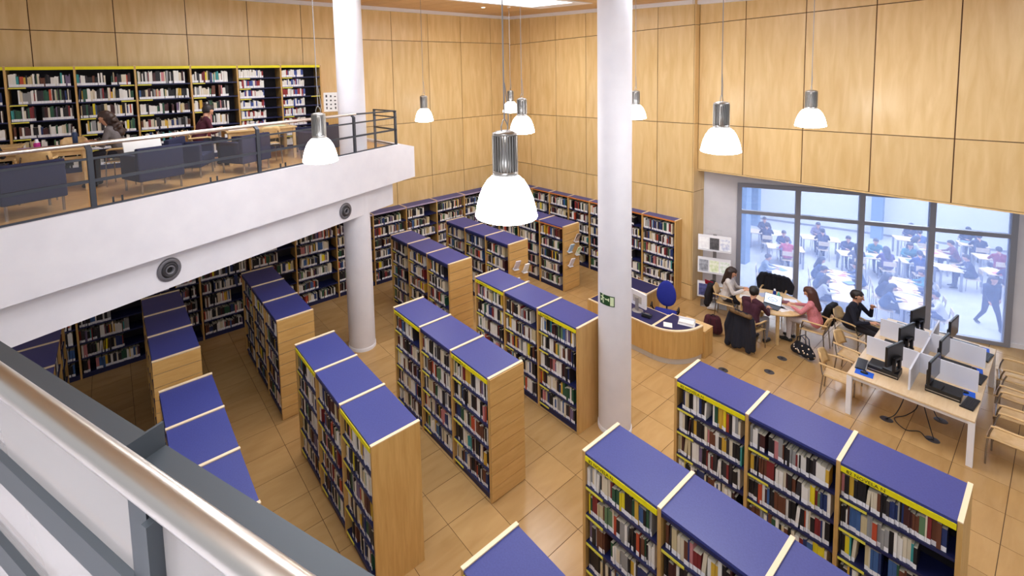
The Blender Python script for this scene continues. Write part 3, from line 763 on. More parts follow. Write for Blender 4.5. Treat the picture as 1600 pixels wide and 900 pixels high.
def seated_prims(lean=.18, hp=.35, arms=None, feet=.43, spread=.11, fingers=True, thigh_z=.555, palmup=False):
    pr = []; P = Vector((0, 0, .605)); d = Vector((math.sin(lean), 0, math.cos(lean)))
    chest = P+d*.30; sh = P+d*.42; nk = P+d*.47
    for sy in (-1, 1):
        pr.append((P+Vector((-.02, .07*sy, 0)), P+d*.18+Vector((0, .055*sy, 0)), .12, .105, 0))
        pr.append((P+d*.15+Vector((0, .06*sy, 0)), chest+Vector((0, .075*sy, 0)), .105, .11, 0))
        pr.append((P+Vector((-.01, .08*sy, -.03)), P+Vector((.08, .1*sy, -.035)), .1, .09, 1))
        S = sh+Vector((0, .17*sy, -.015)); pr.append((sh+Vector((0, .05*sy, .01)), S, .07, .062, 0)); pr.append((chest+Vector((0, .08*sy, .02)), S, .09, .06, 0))
        el, wr = (arms or {}).get(sy, ((.20, .25*sy, .74), (.43, .12*sy, .79)))
        el = Vector(el); wr = Vector(wr)
        pr.append((S, el, .056, .043, 0)); mid = el+(wr-el)*.85; pr.append((el, mid, .043, .034, 0)); pr.append((mid, wr, .028, .025, 2))
        hand(pr, wr, (wr-el), sy, .6, fingers)
        kn = Vector((.43, spread*sy*1.1, thigh_z)); pr.append((P+Vector((.04, .095*sy, -.03)), kn, .088, .062, 1))
        an = Vector((feet, spread*sy, .1)); pr.append((kn, kn+(an-kn)*.35, .06, .058, 1)); pr.append((kn+(an-kn)*.3, an, .058, .04, 1))
        pr.append((an+Vector((-.03, 0, -.05)), an+Vector((.14, .01*sy, -.06)), .044, .036, 3)); pr.append((an, an+Vector((.05, 0, -.04)), .04, .04, 3))
    hc = nk+d*.06+rotY(Vector((.02, 0, .1)), min(hp, .5)*.6)
    head_prims(pr, nk-d*.04, nk, hc, hp)
    return pr, hc, nk, d
def walking_prims():
    pr = []; P = Vector((0, 0, .94)); d = Vector((.08, 0, 1)).normalized(); sh = P+d*.46; nk = P+d*.51
    for sy in (-1, 1):
        pr.append((P+Vector((0, .06*sy, 0)), P+d*.34+Vector((0, .07*sy, 0)), .11, .105, 0)); pr.append((P+Vector((0, .07*sy, -.04)), P+Vector((0, .075*sy, .02)), .11, .11, 1))
        S = sh+Vector((0, .17*sy, 0)); pr.append((sh, S, .065, .06, 0))
        el = S+Vector((.06*-sy, .06*sy, -.27)); wr = el+Vector((.17 if sy < 0 else .05, -.02*sy, -.16)); pr.append((S, el, .053, .042, 0)); pr.append((el, wr, .04, .028, 0)); hand(pr, wr, wr-el, sy, .5, False)
        fw = .26*sy; kn = P+Vector((fw*.55+.06, .09*sy, -.45)); an = P+Vector((fw*1.3-.03, .09*sy, -.85)); pr.append((P+Vector((0, .09*sy, -.04)), kn, .09, .06, 1)); pr.append((kn, an, .058, .04, 1))
        pr.append((an+Vector((-.03, 0, -.03)), an+Vector((.14, 0, -.045)), .042, .035, 3))
    hc = nk+d*.14+Vector((.03, 0, 0)); head_prims(pr, nk-d*.04, nk, hc, .15)
    return pr, hc, nk, d
def body_mesh(pr, voxel):
    mb = MB()
    for a, b, ra, rb, _ in pr: mb.capsule(a, b, ra, rb, 12)
    me = remeshed('person', mb, voxel)
    n = len(me.polygons); C = np.empty(n*3); me.polygons.foreach_get('center', C); C = C.reshape(-1, 3)
    D = np.stack([seg_dist(C, a, b, ra, rb) for a, b, ra, rb, _ in pr]); tags = np.array([p[4] for p in pr])[D.argmin(0)]
    for m in range(4): me.materials.append(SKIN)
    me.polygons.foreach_set('material_index', tags.astype(np.int32))
    return me
def hair_mesh(hc, hp, style, nk, d, voxel):
    R = lambda v: hc+rotY(Vector(v), hp); mb = MB()
    mb.capsule(R((-.04, 0, .035)), R((-.005, 0, .055)), .094, .082, 14); mb.capsule(R((-.06, 0, -.005)), R((-.055, 0, -.03)), .082, .07, 14)
    for sy in (-1, 1): mb.capsule(R((-.02, .045*sy, .03)), R((-.015, .06*sy, -.02)), .055, .04, 10); mb.capsule(R((.02, .03*sy, .075)), R((.055, .045*sy, .06)), .04, .025, 10)
    if style == 'long':
        b = nk-d*.16+Vector((-.1, 0, 0))
        mb.capsule(R((-.065, 0, -.02)), b, .08, .062, 12)
        for sy in (-1, 1): mb.capsule(R((-.03, .075*sy, .0)), nk+Vector((.02, .085*sy, -.06)), .04, .028, 10); mb.capsule(R((-.05, .06*sy, -.01)), b+Vector((.01, .055*sy, .02)), .06, .045, 10)
    if style == 'curly':
        rg = random.Random(3); b = nk-d*.12+Vector((-.1, 0, 0))
        mb.capsule(R((-.065, 0, -.02)), b, .1, .09, 12)
        for _ in range(34):
            k = rg.random(); p = R((-.065, 0, .0)).lerp(b, k)+Vector((rg.uniform(-.09, .02), rg.uniform(-.13, .13), rg.uniform(-.03, .05))); mb.capsule(p, p+Vector((0, 0, .01)), .035, .03, 8)
    return remeshed('hair', mb, voxel, 3)
PCACHE = {}
def person(label, loc, rz, top, legs, hair, shoes=(30, 28, 30), style='short', pose=None, key=None, voxel=.0095, skin=None, group=None, face=True, walk=False, scale=1., beard=False):
    pose = pose or {}
    k = (key, style, voxel) if key else None
    if k and k in PCACHE: bm_, hm, hc, hp = PCACHE[k]
    else:
        if walk: pr, hc, nk, d = walking_prims(); hp = .15
        else: pr, hc, nk, d = seated_prims(fingers=voxel < .015, **pose); hp = pose.get('hp', .35)
        bm_ = body_mesh(pr, voxel); hm = hair_mesh(hc, hp, style, nk, d, voxel*1.2); hm.materials.append(SKIN)
        if k: PCACHE[k] = (bm_, hm, hc, hp)
    o = link('person', bm_, None, loc, rz); o.scale = (scale,)*3
    tag(o, label, 'person', group)
    ms = [cloth(*top), cloth(*legs), skin or SKIN, mat('shoe_%d' % shoes[0], srgb(*shoes), .6)]
    for i, s in enumerate(o.material_slots): s.link = 'OBJECT'; s.material = ms[i]
    h = link('hair', hm, o); hmz = mat('hair_%d_%d_%d' % hair, srgb(*hair), .5)
    h.material_slots[0].link = 'OBJECT'; h.material_slots[0].material = hmz
    if face:
        R = lambda v: hc+rotY(Vector(v), hp)
        for sy in (-1, 1):
            link('eye', cached('eye', lambda: MB().lathe([(.001, -.011), (.008, -.008), (.011, 0), (.008, .008), (.001, .011)], 12, caps=True).mesh('eye', mat('eye_dark', srgb(40, 28, 24), .3))), o, R((.083, .034*sy, .008)))
        p0, p1 = R((.084, -.022, -.07)), R((.084, .022, -.07))
        MB().capsule(p0, p1, .007, .007, 8).obj('mouth', mat('lip', srgb(170, 90, 84), .5), o)
    if beard:
        R = lambda v: hc+rotY(Vector(v), hp); b = MB(); b.capsule(R((.022, -.028, -.1)), R((.022, .028, -.1)), .04, .04, 12); b.capsule(R((.045, 0, -.112)), R((.052, 0, -.115)), .03, .028, 12)
        bme = remeshed('beard', b, .012); bme.materials.append(hmz); link('beard', bme, o)
    return o

# ------------------------------------------------------------------ wooden armchair on metal legs
def chair_proto(name, label, group, loc, rz):
    t = thing(name, label, 'chair', loc, rz, group)
    def sheet(name, fn, nu, nv, th, m):
        vs = []; 
        for w in (0, 1):
            for i in range(nu+1):
                for j in range(nv+1):
                    p = fn(i/nu, j/nv); vs.append((p[0], p[1], p[2]-th*w) if name == 'seat' else (p[0]-th*w, p[1], p[2]))
        k = nv+1; n1 = (nu+1)*k; fs = []
        for i in range(nu):
            for j in range(nv): a = i*k+j; fs += [(a, a+k, a+k+1, a+1), (n1+a, n1+a+1, n1+a+k+1, n1+a+k)]
        for i in range(nu): a = i*k; fs.append((a, n1+a, n1+a+k, a+k)); a = i*k+nv; fs.append((a, a+k, n1+a+k, n1+a))
        for j in range(nv): fs.append((j, j+1, n1+j+1, n1+j)); a = nu*k+j; fs.append((a, n1+a, n1+a+1, a+1))
        return MB().add(vs, fs, 0, True).obj(name, m, t)
    sheet('seat', lambda u, v: (-.2+.42*u, (v-.5)*(.40+.04*u), .455-.02*math.sin(PI*u)*math.cos((v-.5)*2)+(-.03*max(0, u-.85)/.15)), 8, 6, .014, PLY)
    def bk(u, v):
        w = (.42 if u < .7 else .42-.14*((u-.7)/.3)**2)
        return (-.22-.09*u+.06*(2*(v-.5))**2, (v-.5)*w, .56+.26*u)
    sheet('backrest', bk, 6, 8, .014, PLY)
    for s in (-1, 1):
        MB().tube([(.19, .2*s, .44), (.2, .215*s, .22), (.2, .22*s, .002)], .011, 8).obj('leg', CHROME, t)
        MB().tube([(-.26, .15*s, .72), (-.22, .19*s, .5), (-.2, .2*s, .43), (-.22, .215*s, .2), (-.235, .22*s, .002)], .011, 8).obj('leg', CHROME, t)
        m = MB(); m.tube([(-.26, .205*s, .66), (-.1, .25*s, .665), (.1, .25*s, .66), (.16, .245*s, .645)], [.016, .018, .018, .014], 8); m.obj('armrest', PLY, t)
        MB().tube([(.14, .245*s, .645), (.17, .235*s, .55), (.185, .21*s, .45)], .011, 8).obj('arm_support', CHROME, t)
    MB().tube([(.19, -.2, .435), (.19, .2, .435)], .01, 8).obj('seat_rail', CHROME, t)
    MB().tube([(-.2, -.2, .435), (-.2, .2, .435)], .01, 8).obj('seat_rail', CHROME, t)
    return t

# ------------------------------------------------------------------ computer table
def computer_corner():
    x0, x1, y0, y1 = 10.24, 13.24, .68, 2.18
    t = thing('computer_table', 'long pale beech table with white legs carrying six computers by the window', 'table', ((x0+x1)/2, (y0+y1)/2, 0))
    hx, hy = (x1-x0)/2, (y1-y0)/2
    MB().bbox((-hx, -hy, .715), (hx, hy, .745), .006).obj('tabletop', DESKT, t)
    for sx in (-1, 1):
        for sy in (-1, 1): part('leg', (sx*(hx-.035)-.035, sy*(hy-.035)-.035, 0), (sx*(hx-.035)+.035, sy*(hy-.035)+.035, .715), WHITEP, t)
    for sy in (-1, 1): part('apron', (-hx+.07, sy*(hy-.05)-.015, .655), (hx-.07, sy*(hy-.05)+.015, .715), WHITEP, t)
    for sx in (-1, 1): part('apron', (sx*(hx-.05)-.015, -hy+.07, .655), (sx*(hx-.05)+.015, hy-.07, .715), WHITEP, t)
    scr = mat('partition_white', srgb(222, 224, 236), .5)
    for a, b, zt in ((-hx+.22, -.512, 1.1), (-.488, .488, 1.02), (.512, hx-.05, 1.02)): part('partition', (a, -.012, .745), (b, .012, zt), scr, t)
    for dx in (-.5, .5):
        for sy in (-1, 1): part('partition', (dx-.012, min(.014*sy, sy*(hy-.06)), .745), (dx+.012, max(.014*sy, sy*(hy-.06)), 1.1), scr, t)
    cx, cy = (x0+x1)/2, (y0+y1)/2
    rowd = ['at the column end', 'in the middle row', 'by the window']
    # computers
    def computer(side, i, x):
        sd = 'seated-man side' if side > 0 else 'empty-chair side'
        where = '%s of the table, %s' % (sd, rowd[i])
        ym = cy+side*.19
        pc = thing('desktop_computer', 'flat black desktop computer on the %s' % where, 'computer', (x+.04, cy+side*.36, .7451), 0, 'flat desktop computers')
        MB().bbox((-.16, -.2, .0), (.16, .2, .1), .008).obj('case', BLACK, pc)
        part('front_strip', (-.163, -.19, .03), (-.16, .19, .045), ALU, pc); part('drive_slot', (-.1, side*.2-.003, .04), (.1, side*.2+.003, .05), ALU, pc)
        mo = thing('monitor', 'black monitor on the %s' % where, 'monitor', (x-.02, ym, .8452), -.24 if side > 0 else -.1, 'black monitors')
        s = side
        part('foot', (-.1, .0 if s > 0 else -.16, 0), (.1, .16 if s > 0 else 0, .018), BLACK, mo)
        # open square stand
        for a, b in (((-.1, -.01, .018), (-.06, .03, .26)), ((.06, -.01, .018), (.1, .03, .26)), ((-.1, -.01, .22), (.1, .03, .26)), ((-.1, -.01, .018), (.1, .03, .05))):
            lo, hi = a, b
            if s < 0: lo, hi = (a[0], -b[1], a[2]), (b[0], -a[1], b[2])
            part('stand', lo, hi, BLACK, mo)
        lo, hi = ((-.25, .035, .12), (.25, .07, .48)) if s > 0 else ((-.25, -.07, .12), (.25, -.035, .48))
        c = [(lo[q]+hi[q])/2 for q in range(3)]
        MB().bbox(lo, hi, .008).obj('casing', BLACK, mo)
        part('screen', (-.235, .0702 if s > 0 else -.0722, .14), (.235, .0722 if s > 0 else -.0702, .46), SCREEN, mo)
        kb = thing('keyboard', 'black keyboard on the %s' % where, 'keyboard', (x-.02, cy+side*.65, .7451), side*.1, 'black keyboards')
        kbm = MB().bbox((-.21, -.075, 0), (.21, .075, .022), .005)
        kbm.obj('case', BLACK, kb)
        ky = MB()
        for r in range(5):
            for c_ in range(14): ky.box((-.195+c_*.0275, -.06+r*.024, .022), (-.195+c_*.0275+.023, -.06+r*.024+.02, .028))
        k = ky.obj('key', mat('key_black', srgb(46, 46, 52), .5), kb); k['kind'] = 'stuff'
        part('silver_strip', (-.2, side*-.075, .0225), (.2, side*-.075+side*.012, .0235) if side > 0 else (.2, .075, .0235), ALU, kb) if side > 0 else part('silver_strip', (-.2, .063, .0225), (.2, .075, .0235), ALU, kb)
        mx = x+side*-.3
        tag(MB().bbox((-.1, -.12, 0), (.1, .12, .004), .001).obj('mouse_mat', MATB, None, (mx, cy+side*.56, .7451), .1), 'blue mouse mat on the %s' % where, 'mouse mat', 'blue mouse mats')
        mm = thing('computer_mouse', 'black mouse on the mat, %s' % where, 'mouse', (mx, cy+side*.56, .7496), .2, 'black mice')
        MB().lathe([(.001, .034), (.014, .033), (.026, .026), (.031, .012), (.03, 0)], 16, caps=True).obj('shell', BLACK, mm).scale = (1, 1.7, 1)
        MB().box((-.004, .02, .0295), (.004, .036, .0345)).obj('wheel', ALU, mm)
    for i, x in enumerate((10.76, 11.74, 12.74)):
        for side in (1, -1): computer(side, i, x)
    ch = chair_proto('armchair', 'pale wooden armchair beside the table leg, first on the seated-man side', 'wooden armchairs at the computer table', (10.62, 2.37, 0), -PI/2+.1)
    copy_tree(ch, (11.6, 2.38, 0), -PI/2-.05, 'pale wooden armchair between the empty one and the seated man')
    copy_tree(ch, (12.76, 2.68, 0), -PI/2-.1, 'wooden armchair under the man in dark clothes')
    for i, (x, y, a, lab) in enumerate(((10.72, .36, 1.5, 'pale wooden armchair cut by the frame edge, closest to the bookcase'), (11.5, .36, 1.62, 'pale wooden armchair, second along the empty side of computer table'),
                                        (12.2, .38, 1.5, 'pale wooden armchair, third along the empty side of computer table'), (12.9, .42, 1.66, 'pale wooden armchair by the window end of the empty side'))):
        copy_tree(ch, (x, y, 0), a, lab)
    # sockets in the floor and the loose leads
    disc = MB().lathe([(.001, .006), (.07, .006), (.085, .004), (.088, .0005)], 28, caps=True).mesh('cover', mat('socket_grey', srgb(84, 80, 82), .5, .4))
    for x, y, lab in ((11.231, 3.448, 'round dark floor socket closest to the round table leg'), (10.515, 3.44, 'round dark floor socket in open floor beside the desk side cabinet'), (9.868, 4.039, 'round dark floor socket peeping above the bookcase top'),
                      (10.591, 1.70, 'round floor socket under the table on the seated-man side'), (11.263, 1.132, 'round floor socket under the middle of the table'), (10.561, 1.14, 'round floor socket under the table end with cables')):
        t2 = thing('floor_socket', lab, 'socket', (x, y, 0), 0, 'round floor sockets'); link('cover', disc, t2)
        part('hatch', (-.03, -.02, .006), (.03, .02, .008), BLACK, t2)
    def cable(label, pts):
        P = [Vector(p) for p in pts]; out = []
        for i in range(len(P)-1):
            p0, p1, p2, p3 = P[max(i-1, 0)], P[i], P[i+1], P[min(i+2, len(P)-1)]
            for k in range(8):
                u = k/8; out.append(.5*((2*p1)+(p2-p0)*u+(2*p0-5*p1+4*p2-p3)*u*u+(3*p1-p0-3*p2+p3)*u**3))
        out.append(P[-1]); tag(MB().tube(out, .007, 6).obj('power_cable', BLACK), label, 'cable', 'loose computer leads')
    cable('black lead looping from the table end down to its floor socket', [(10.85, 1.42, .64), (10.8, 1.36, .35), (10.9, 1.5, .05), (10.7, 1.62, .012), (10.5, 1.45, .012), (10.62, 1.3, .012), (10.5, 1.2, .012), (10.555, 1.14, .012)])
    cable('black lead dropping from the table middle to the socket below', [(11.0, 1.38, .64), (10.95, 1.3, .3), (10.75, 1.2, .1), (10.58, 1.13, .015)])
    cable('grey lead running to the socket on the seated-man side', [(10.9, 1.5, .64), (10.85, 1.55, .3), (10.75, 1.62, .06), (10.6, 1.70, .014)])
    cable('black lead hanging to the socket under the table middle', [(11.25, 1.42, .64), (11.3, 1.3, .35), (11.28, 1.2, .06), (11.263, 1.14, .015)])
    pb = thing('power_strip', 'black power strip hanging under the computer table', 'power strip', (10.9, 1.52, .5), .4); part('body', (-.13, -.03, 0), (.13, .03, .05), BLACK, pb); part('socket_face', (-.11, -.02, .05), (.11, .02, .053), DARKM, pb)
    # the man at the table
    person('dark-haired man in black sweater, hand raised, sitting by the computer table', (12.76, 2.68, 0), -PI/2-.1, (24, 26, 42), (34, 28, 32), (34, 26, 24), pose=dict(lean=.12, hp=.22, arms={1: ((.24, .26, .78), (.30, .12, 1.02)), -1: ((.16, -.25, .72), (.38, -.16, .80))}))
    coat('black coat hanging over the chair behind the man', (12.76, 2.68, 0), -PI/2-.1, (20, 20, 26), (-.36, 0, .62), .42, .5, 3)
def coat(label, loc, rz, col, c, w, h, seed, fur=None, group=None):
    """padded coat draped over a chair back: folds from the collar down, sleeves hanging"""
    rg = random.Random(seed); mb = MB(); c = Vector(c)
    n = 7
    for k in range(n):
        y = (k/(n-1)-.5)*w; x = c.x+rg.uniform(-.02, .02)-.02*math.cos(y*6)
        mb.capsule((x+.02, c.y+y*.75, c.z+h*.38), (x-.03+rg.uniform(-.02, .02), c.y+y, c.z-h*.5+rg.uniform(-.05, .05)), .05, .055+rg.uniform(0, .015), 10)
    for s in (-1, 1):
        mb.capsule((c.x+.01, c.y+s*w*.42, c.z+h*.36), (c.x-.04, c.y+s*w*.56, c.z-h*.05), .06, .055, 10); mb.capsule((c.x-.04, c.y+s*w*.56, c.z-h*.05), (c.x-.02, c.y+s*w*.54, c.z-h*.45), .055, .045, 10)
    for k in range(5): mb.capsule((c.x-.0, c.y+(k/4-.5)*w*.6, c.z+h*.42), (c.x+.04, c.y+(k/4-.5)*w*.6, c.z+h*.44), .05, .045, 10)
    me = remeshed('coat', mb, .014, 3); m = cloth(*col); me.materials.append(m)
    o = link('coat', me, None, loc, rz); tag(o, label, 'coat', group)
    if fur:
        f = MB()
        for k in range(26):
            a = PI*(k/25)-PI/2; p = Vector((c.x-.03-.05*math.cos(a), c.y+w*.4*math.sin(a), c.z+h*.44+.02*math.cos(a))); f.capsule(p, p+Vector((rg.uniform(-.02, .02), rg.uniform(-.02, .02), rg.uniform(.0, .03))), .04, .03, 8)
        fm = remeshed('fur_hood', f, .012, 2); fm.materials.append(speckle('fur', srgb(120, 92, 58), srgb(86, 64, 42), 70, .95, .6)); link('fur_hood', fm, o)
    return o
computer_corner()

# ------------------------------------------------------------------ round table with three readers
def round_table_group():
    cx, cy = 12.2, 4.02
    t = thing('round_table', 'round pale wooden table with four legs by the window', 'table', (cx, cy, 0))
    MB().lathe([(.64, .71), (.675, .715), (.68, .728), (.675, .742), (.66, .745)], 56, caps=True).obj('tabletop', PLY, t)
    for a in (214, 304, 34, 124):
        a = math.radians(a); MB().lathe([(.032, 0), (.036, .3), (.036, .71)], 16, c=(.56*math.cos(a), .56*math.sin(a), 0), caps=True).obj('leg', PLY, t)
    MB().lathe([(.52, .66), (.56, .66), (.56, .71), (.52, .71)], 48, caps=False).obj('apron', PLY, t)
    # people
    person('woman in white top with long dark hair looking at her phone at the round table', (12.05, 4.88, 0), -1.35, (222, 214, 210), (32, 30, 40), (46, 30, 26), style='long', pose=dict(lean=.1, hp=.55, arms={1: ((.17, .23, .78), (.36, .05, .88)), -1: ((.17, -.23, .78), (.36, -.05, .86))}))
    person('man in maroon sweater working at a laptop with his back to the hall', (11.22, 4.06, 0), -.12, (68, 26, 44), (150, 148, 156), (26, 20, 20), pose=dict(lean=.2, hp=.4, arms={1: ((.22, .25, .78), (.44, .16, .80)), -1: ((.22, -.25, .78), (.46, -.14, .80))}))
    person('woman in pink sweater with brown hair writing at the round table', (12.2, 3.17, 0), 1.6, (226, 140, 148), (226, 216, 216), (78, 46, 38), style='long', pose=dict(lean=.12, hp=.55, arms={1: ((.18, .25, .82), (.4, .1, .83)), -1: ((.18, -.25, .82), (.4, -.08, .83))}))
    ch = chair_proto('armchair', 'wooden armchair under the woman in white at the round table', 'wooden armchairs at the round table', (12.05, 4.88, 0), -1.35)
    copy_tree(ch, (11.22, 4.06, 0), -.12, 'wooden armchair under the man in maroon at the round table')
    copy_tree(ch, (12.2, 3.17, 0), 1.6, 'wooden armchair with metal legs under the woman in pink')
    copy_tree(ch, (13.1, 4.25, 0), PI+.15, 'wooden armchair by the window holding a black coat')
    coat('black padded coat with fur-trimmed hood hung behind the man in maroon', (11.22, 4.06, 0), -.12, (24, 26, 40), (-.37, 0, .52), .5, .76, 5, fur=True)
    coat('big black jacket heaped on the chair at the window side of the round table', (13.1, 4.25, 0), PI+.15, (22, 22, 34), (-.16, 0, .8), .62, .42, 6)
    coat('black jacket with red lining over the chair of the woman in white', (12.05, 4.88, 0), -1.35, (26, 22, 30), (-.36, 0, .6), .42, .5, 7)
    o = MB().bbox((-.07, -.1, 0), (.07, .1, .012), .004).obj('lining', cloth(178, 22, 52)); o.location = (11.95, 5.26, .82); o.rotation_euler = (.2, 1.2, .2); tag(o, 'red scarf end showing on the chair of the woman in white', 'scarf'); o.name = 'scarf'
    # laptop
    lp = thing('laptop', 'open laptop with a drawing on its bright screen on the round table', 'laptop', (11.9, 3.9, .7455), .05)
    part('base', (-.12, -.17, 0), (.12, .17, .016), BLACK, lp); part('keyboard_deck', (-.09, -.155, .016), (.08, .155, .0175), DARKM, lp)
    M = Matrix.Translation((.12, 0, .016)) @ Matrix.Rotation(.28, 4, 'Y')
    MB().box((-.004, -.17, 0), (.004, .17, .23), 0, M).obj('lid', BLACK, lp)
    MB().box((-.0055, -.16, .012), (-.0042, .16, .222), 0, M).obj('screen', mat('laptop_screen', srgb(206, 220, 240), .3, emit=.9), lp)
    ink = MB()
    for y0, z0, y1, z1 in ((-.09, .12, -.02, .16), (-.02, .16, .06, .15), (.06, .15, .1, .1), (.1, .1, .03, .07), (.03, .07, -.06, .085), (-.06, .085, -.09, .12), (-.03, .1, .05, .12)):
        a = Vector((-.0062, y0, z0)); b = Vector((-.0062, y1, z1)); ink.tube([tuple(M @ a), tuple(M @ b)], .004, 6)
    ink.obj('drawing', INK, lp)
    # phone in hand
    ph = thing('phone', 'dark phone held by the woman in white', 'phone', (12.15, 4.43, .885), -1.35); MB().bbox((-.07, -.035, 0), (.07, .035, .009), .004).obj('body', BLACK, ph); part('screen', (-.062, -.031, .009), (.062, .031, .0098), SCREEN, ph)
    # bottles
    for x, y, h, col, cap, lab in ((12.42, 4.0, .22, (26, 52, 140), (236, 236, 240), 'blue drinking bottle with white cap on the round table'), (12.36, 3.9, .19, (86, 178, 160), (90, 190, 170), 'shorter green drinking bottle on the round table')):
        b = thing('bottle', lab, 'bottle', (x, y, .7455)); MB().lathe([(.03, 0), (.034, .006), (.034, h*.72), (.026, h*.84), (.018, h*.88)], 20, caps=True).obj('body', mat('bottle_%d' % col[0], srgb(*col), .25), b); MB().lathe([(.02, h*.87), (.021, h), (.012, h+.012)], 16, caps=True).obj('cap', mat('cap_%d' % cap[0], srgb(*cap), .4), b)
    # papers, notebooks
    def sheet(label, x, y, rz, w=.21, h=.297, th=.003, m=PAPER, z=.7455, nm='paper', cat='paper'):
        o = MB().bbox((-w/2, -h/2, 0), (w/2, h/2, th), .0008).obj(nm, m, None, (x, y, z), rz); return tag(o, label, cat)
    sheet('white paper sheets in front of the woman in white', 12.0, 4.42, .3); sheet('white paper the woman in pink writes on', 12.12, 3.66, .2); sheet('loose white paper beside the laptop on the round table', 11.98, 3.74, -.5)
    nb = sheet('maroon notebook lying behind the papers on the round table', 12.38, 3.78, .6, .15, .21, .015, mat('maroon_cover', srgb(120, 36, 40), .6), nm='notebook', cat='notebook')
    sheet('white tablet lying near the woman in pink', 12.55, 3.72, .5, .19, .25, .01, WHITEP, nm='tablet', cat='tablet'); sheet('grey papers scattered by the blue bottle', 12.46, 4.2, .9, m=mat('grey_paper', srgb(170, 176, 200), .7))
    # bags on the floor
    bg = thing('backpack', 'dark maroon backpack standing on the floor beside the desk cabinet', 'bag', (11.08, 4.78, 0), .5)
    mb = MB(); [mb.capsule((0, y, .14), (.02, y*.8, .36), .12, .1, 12) for y in (-.09, 0, .09)]; mb.capsule((.1, -.05, .14), (.1, .05, .16), .08, .08, 12)
    bm_ = remeshed('body', mb, .014); bm_.materials.append(cloth(74, 26, 40)); o = link('body', bm_, bg); o.location.z = .0
    for s in (-1, 1): MB().tube([(-.1, .06*s, .42), (-.15, .07*s, .34), (-.14, .08*s, .18), (-.1, .09*s, .08)], .014, 8).obj('strap', cloth(60, 22, 34), bg)
    MB().tube([(-.03, -.05, .46), (-.03, 0, .5), (-.03, .05, .46)], .01, 8).obj('handle', BLACKM, bg)
    hb = thing('handbag', 'black handbag dotted with shiny discs on the floor by the woman in pink', 'bag', (11.62, 3.2, 0), -.3)
    mb = MB(); [mb.capsule((0, y, .12), (0, y*.7, .24), .1, .07, 12) for y in (-.14, -.05, .05, .14)]
    bm_ = remeshed('body', mb, .014); bm_.materials.append(BLACKM); link('body', bm_, hb)
    for s in (-1, 1): MB().tube([(.05*s, -.1, .27), (.05*s, -.08, .42), (.05*s, 0, .48), (.05*s, .08, .42), (.05*s, .1, .27)], .01, 8).obj('handle', BLACK, hb)
    rg = random.Random(5); disc = MB().lathe([(.001, .004), (.016, .003), (.018, 0)], 10, caps=True).mesh('disc', mat('disc_silver', srgb(226, 214, 200), .2, .8))
    vv = [(v.co.copy(), v.normal.copy()) for v in bm_.vertices]
    for co, n in rg.sample([q for q in vv if q[1].z < .6 and q[0].z > .06], 34):
        d = link('disc', disc, hb, co); d.rotation_mode = 'QUATERNION'; d.rotation_quaternion = Vector((0, 0, 1)).rotation_difference(n)
round_table_group()

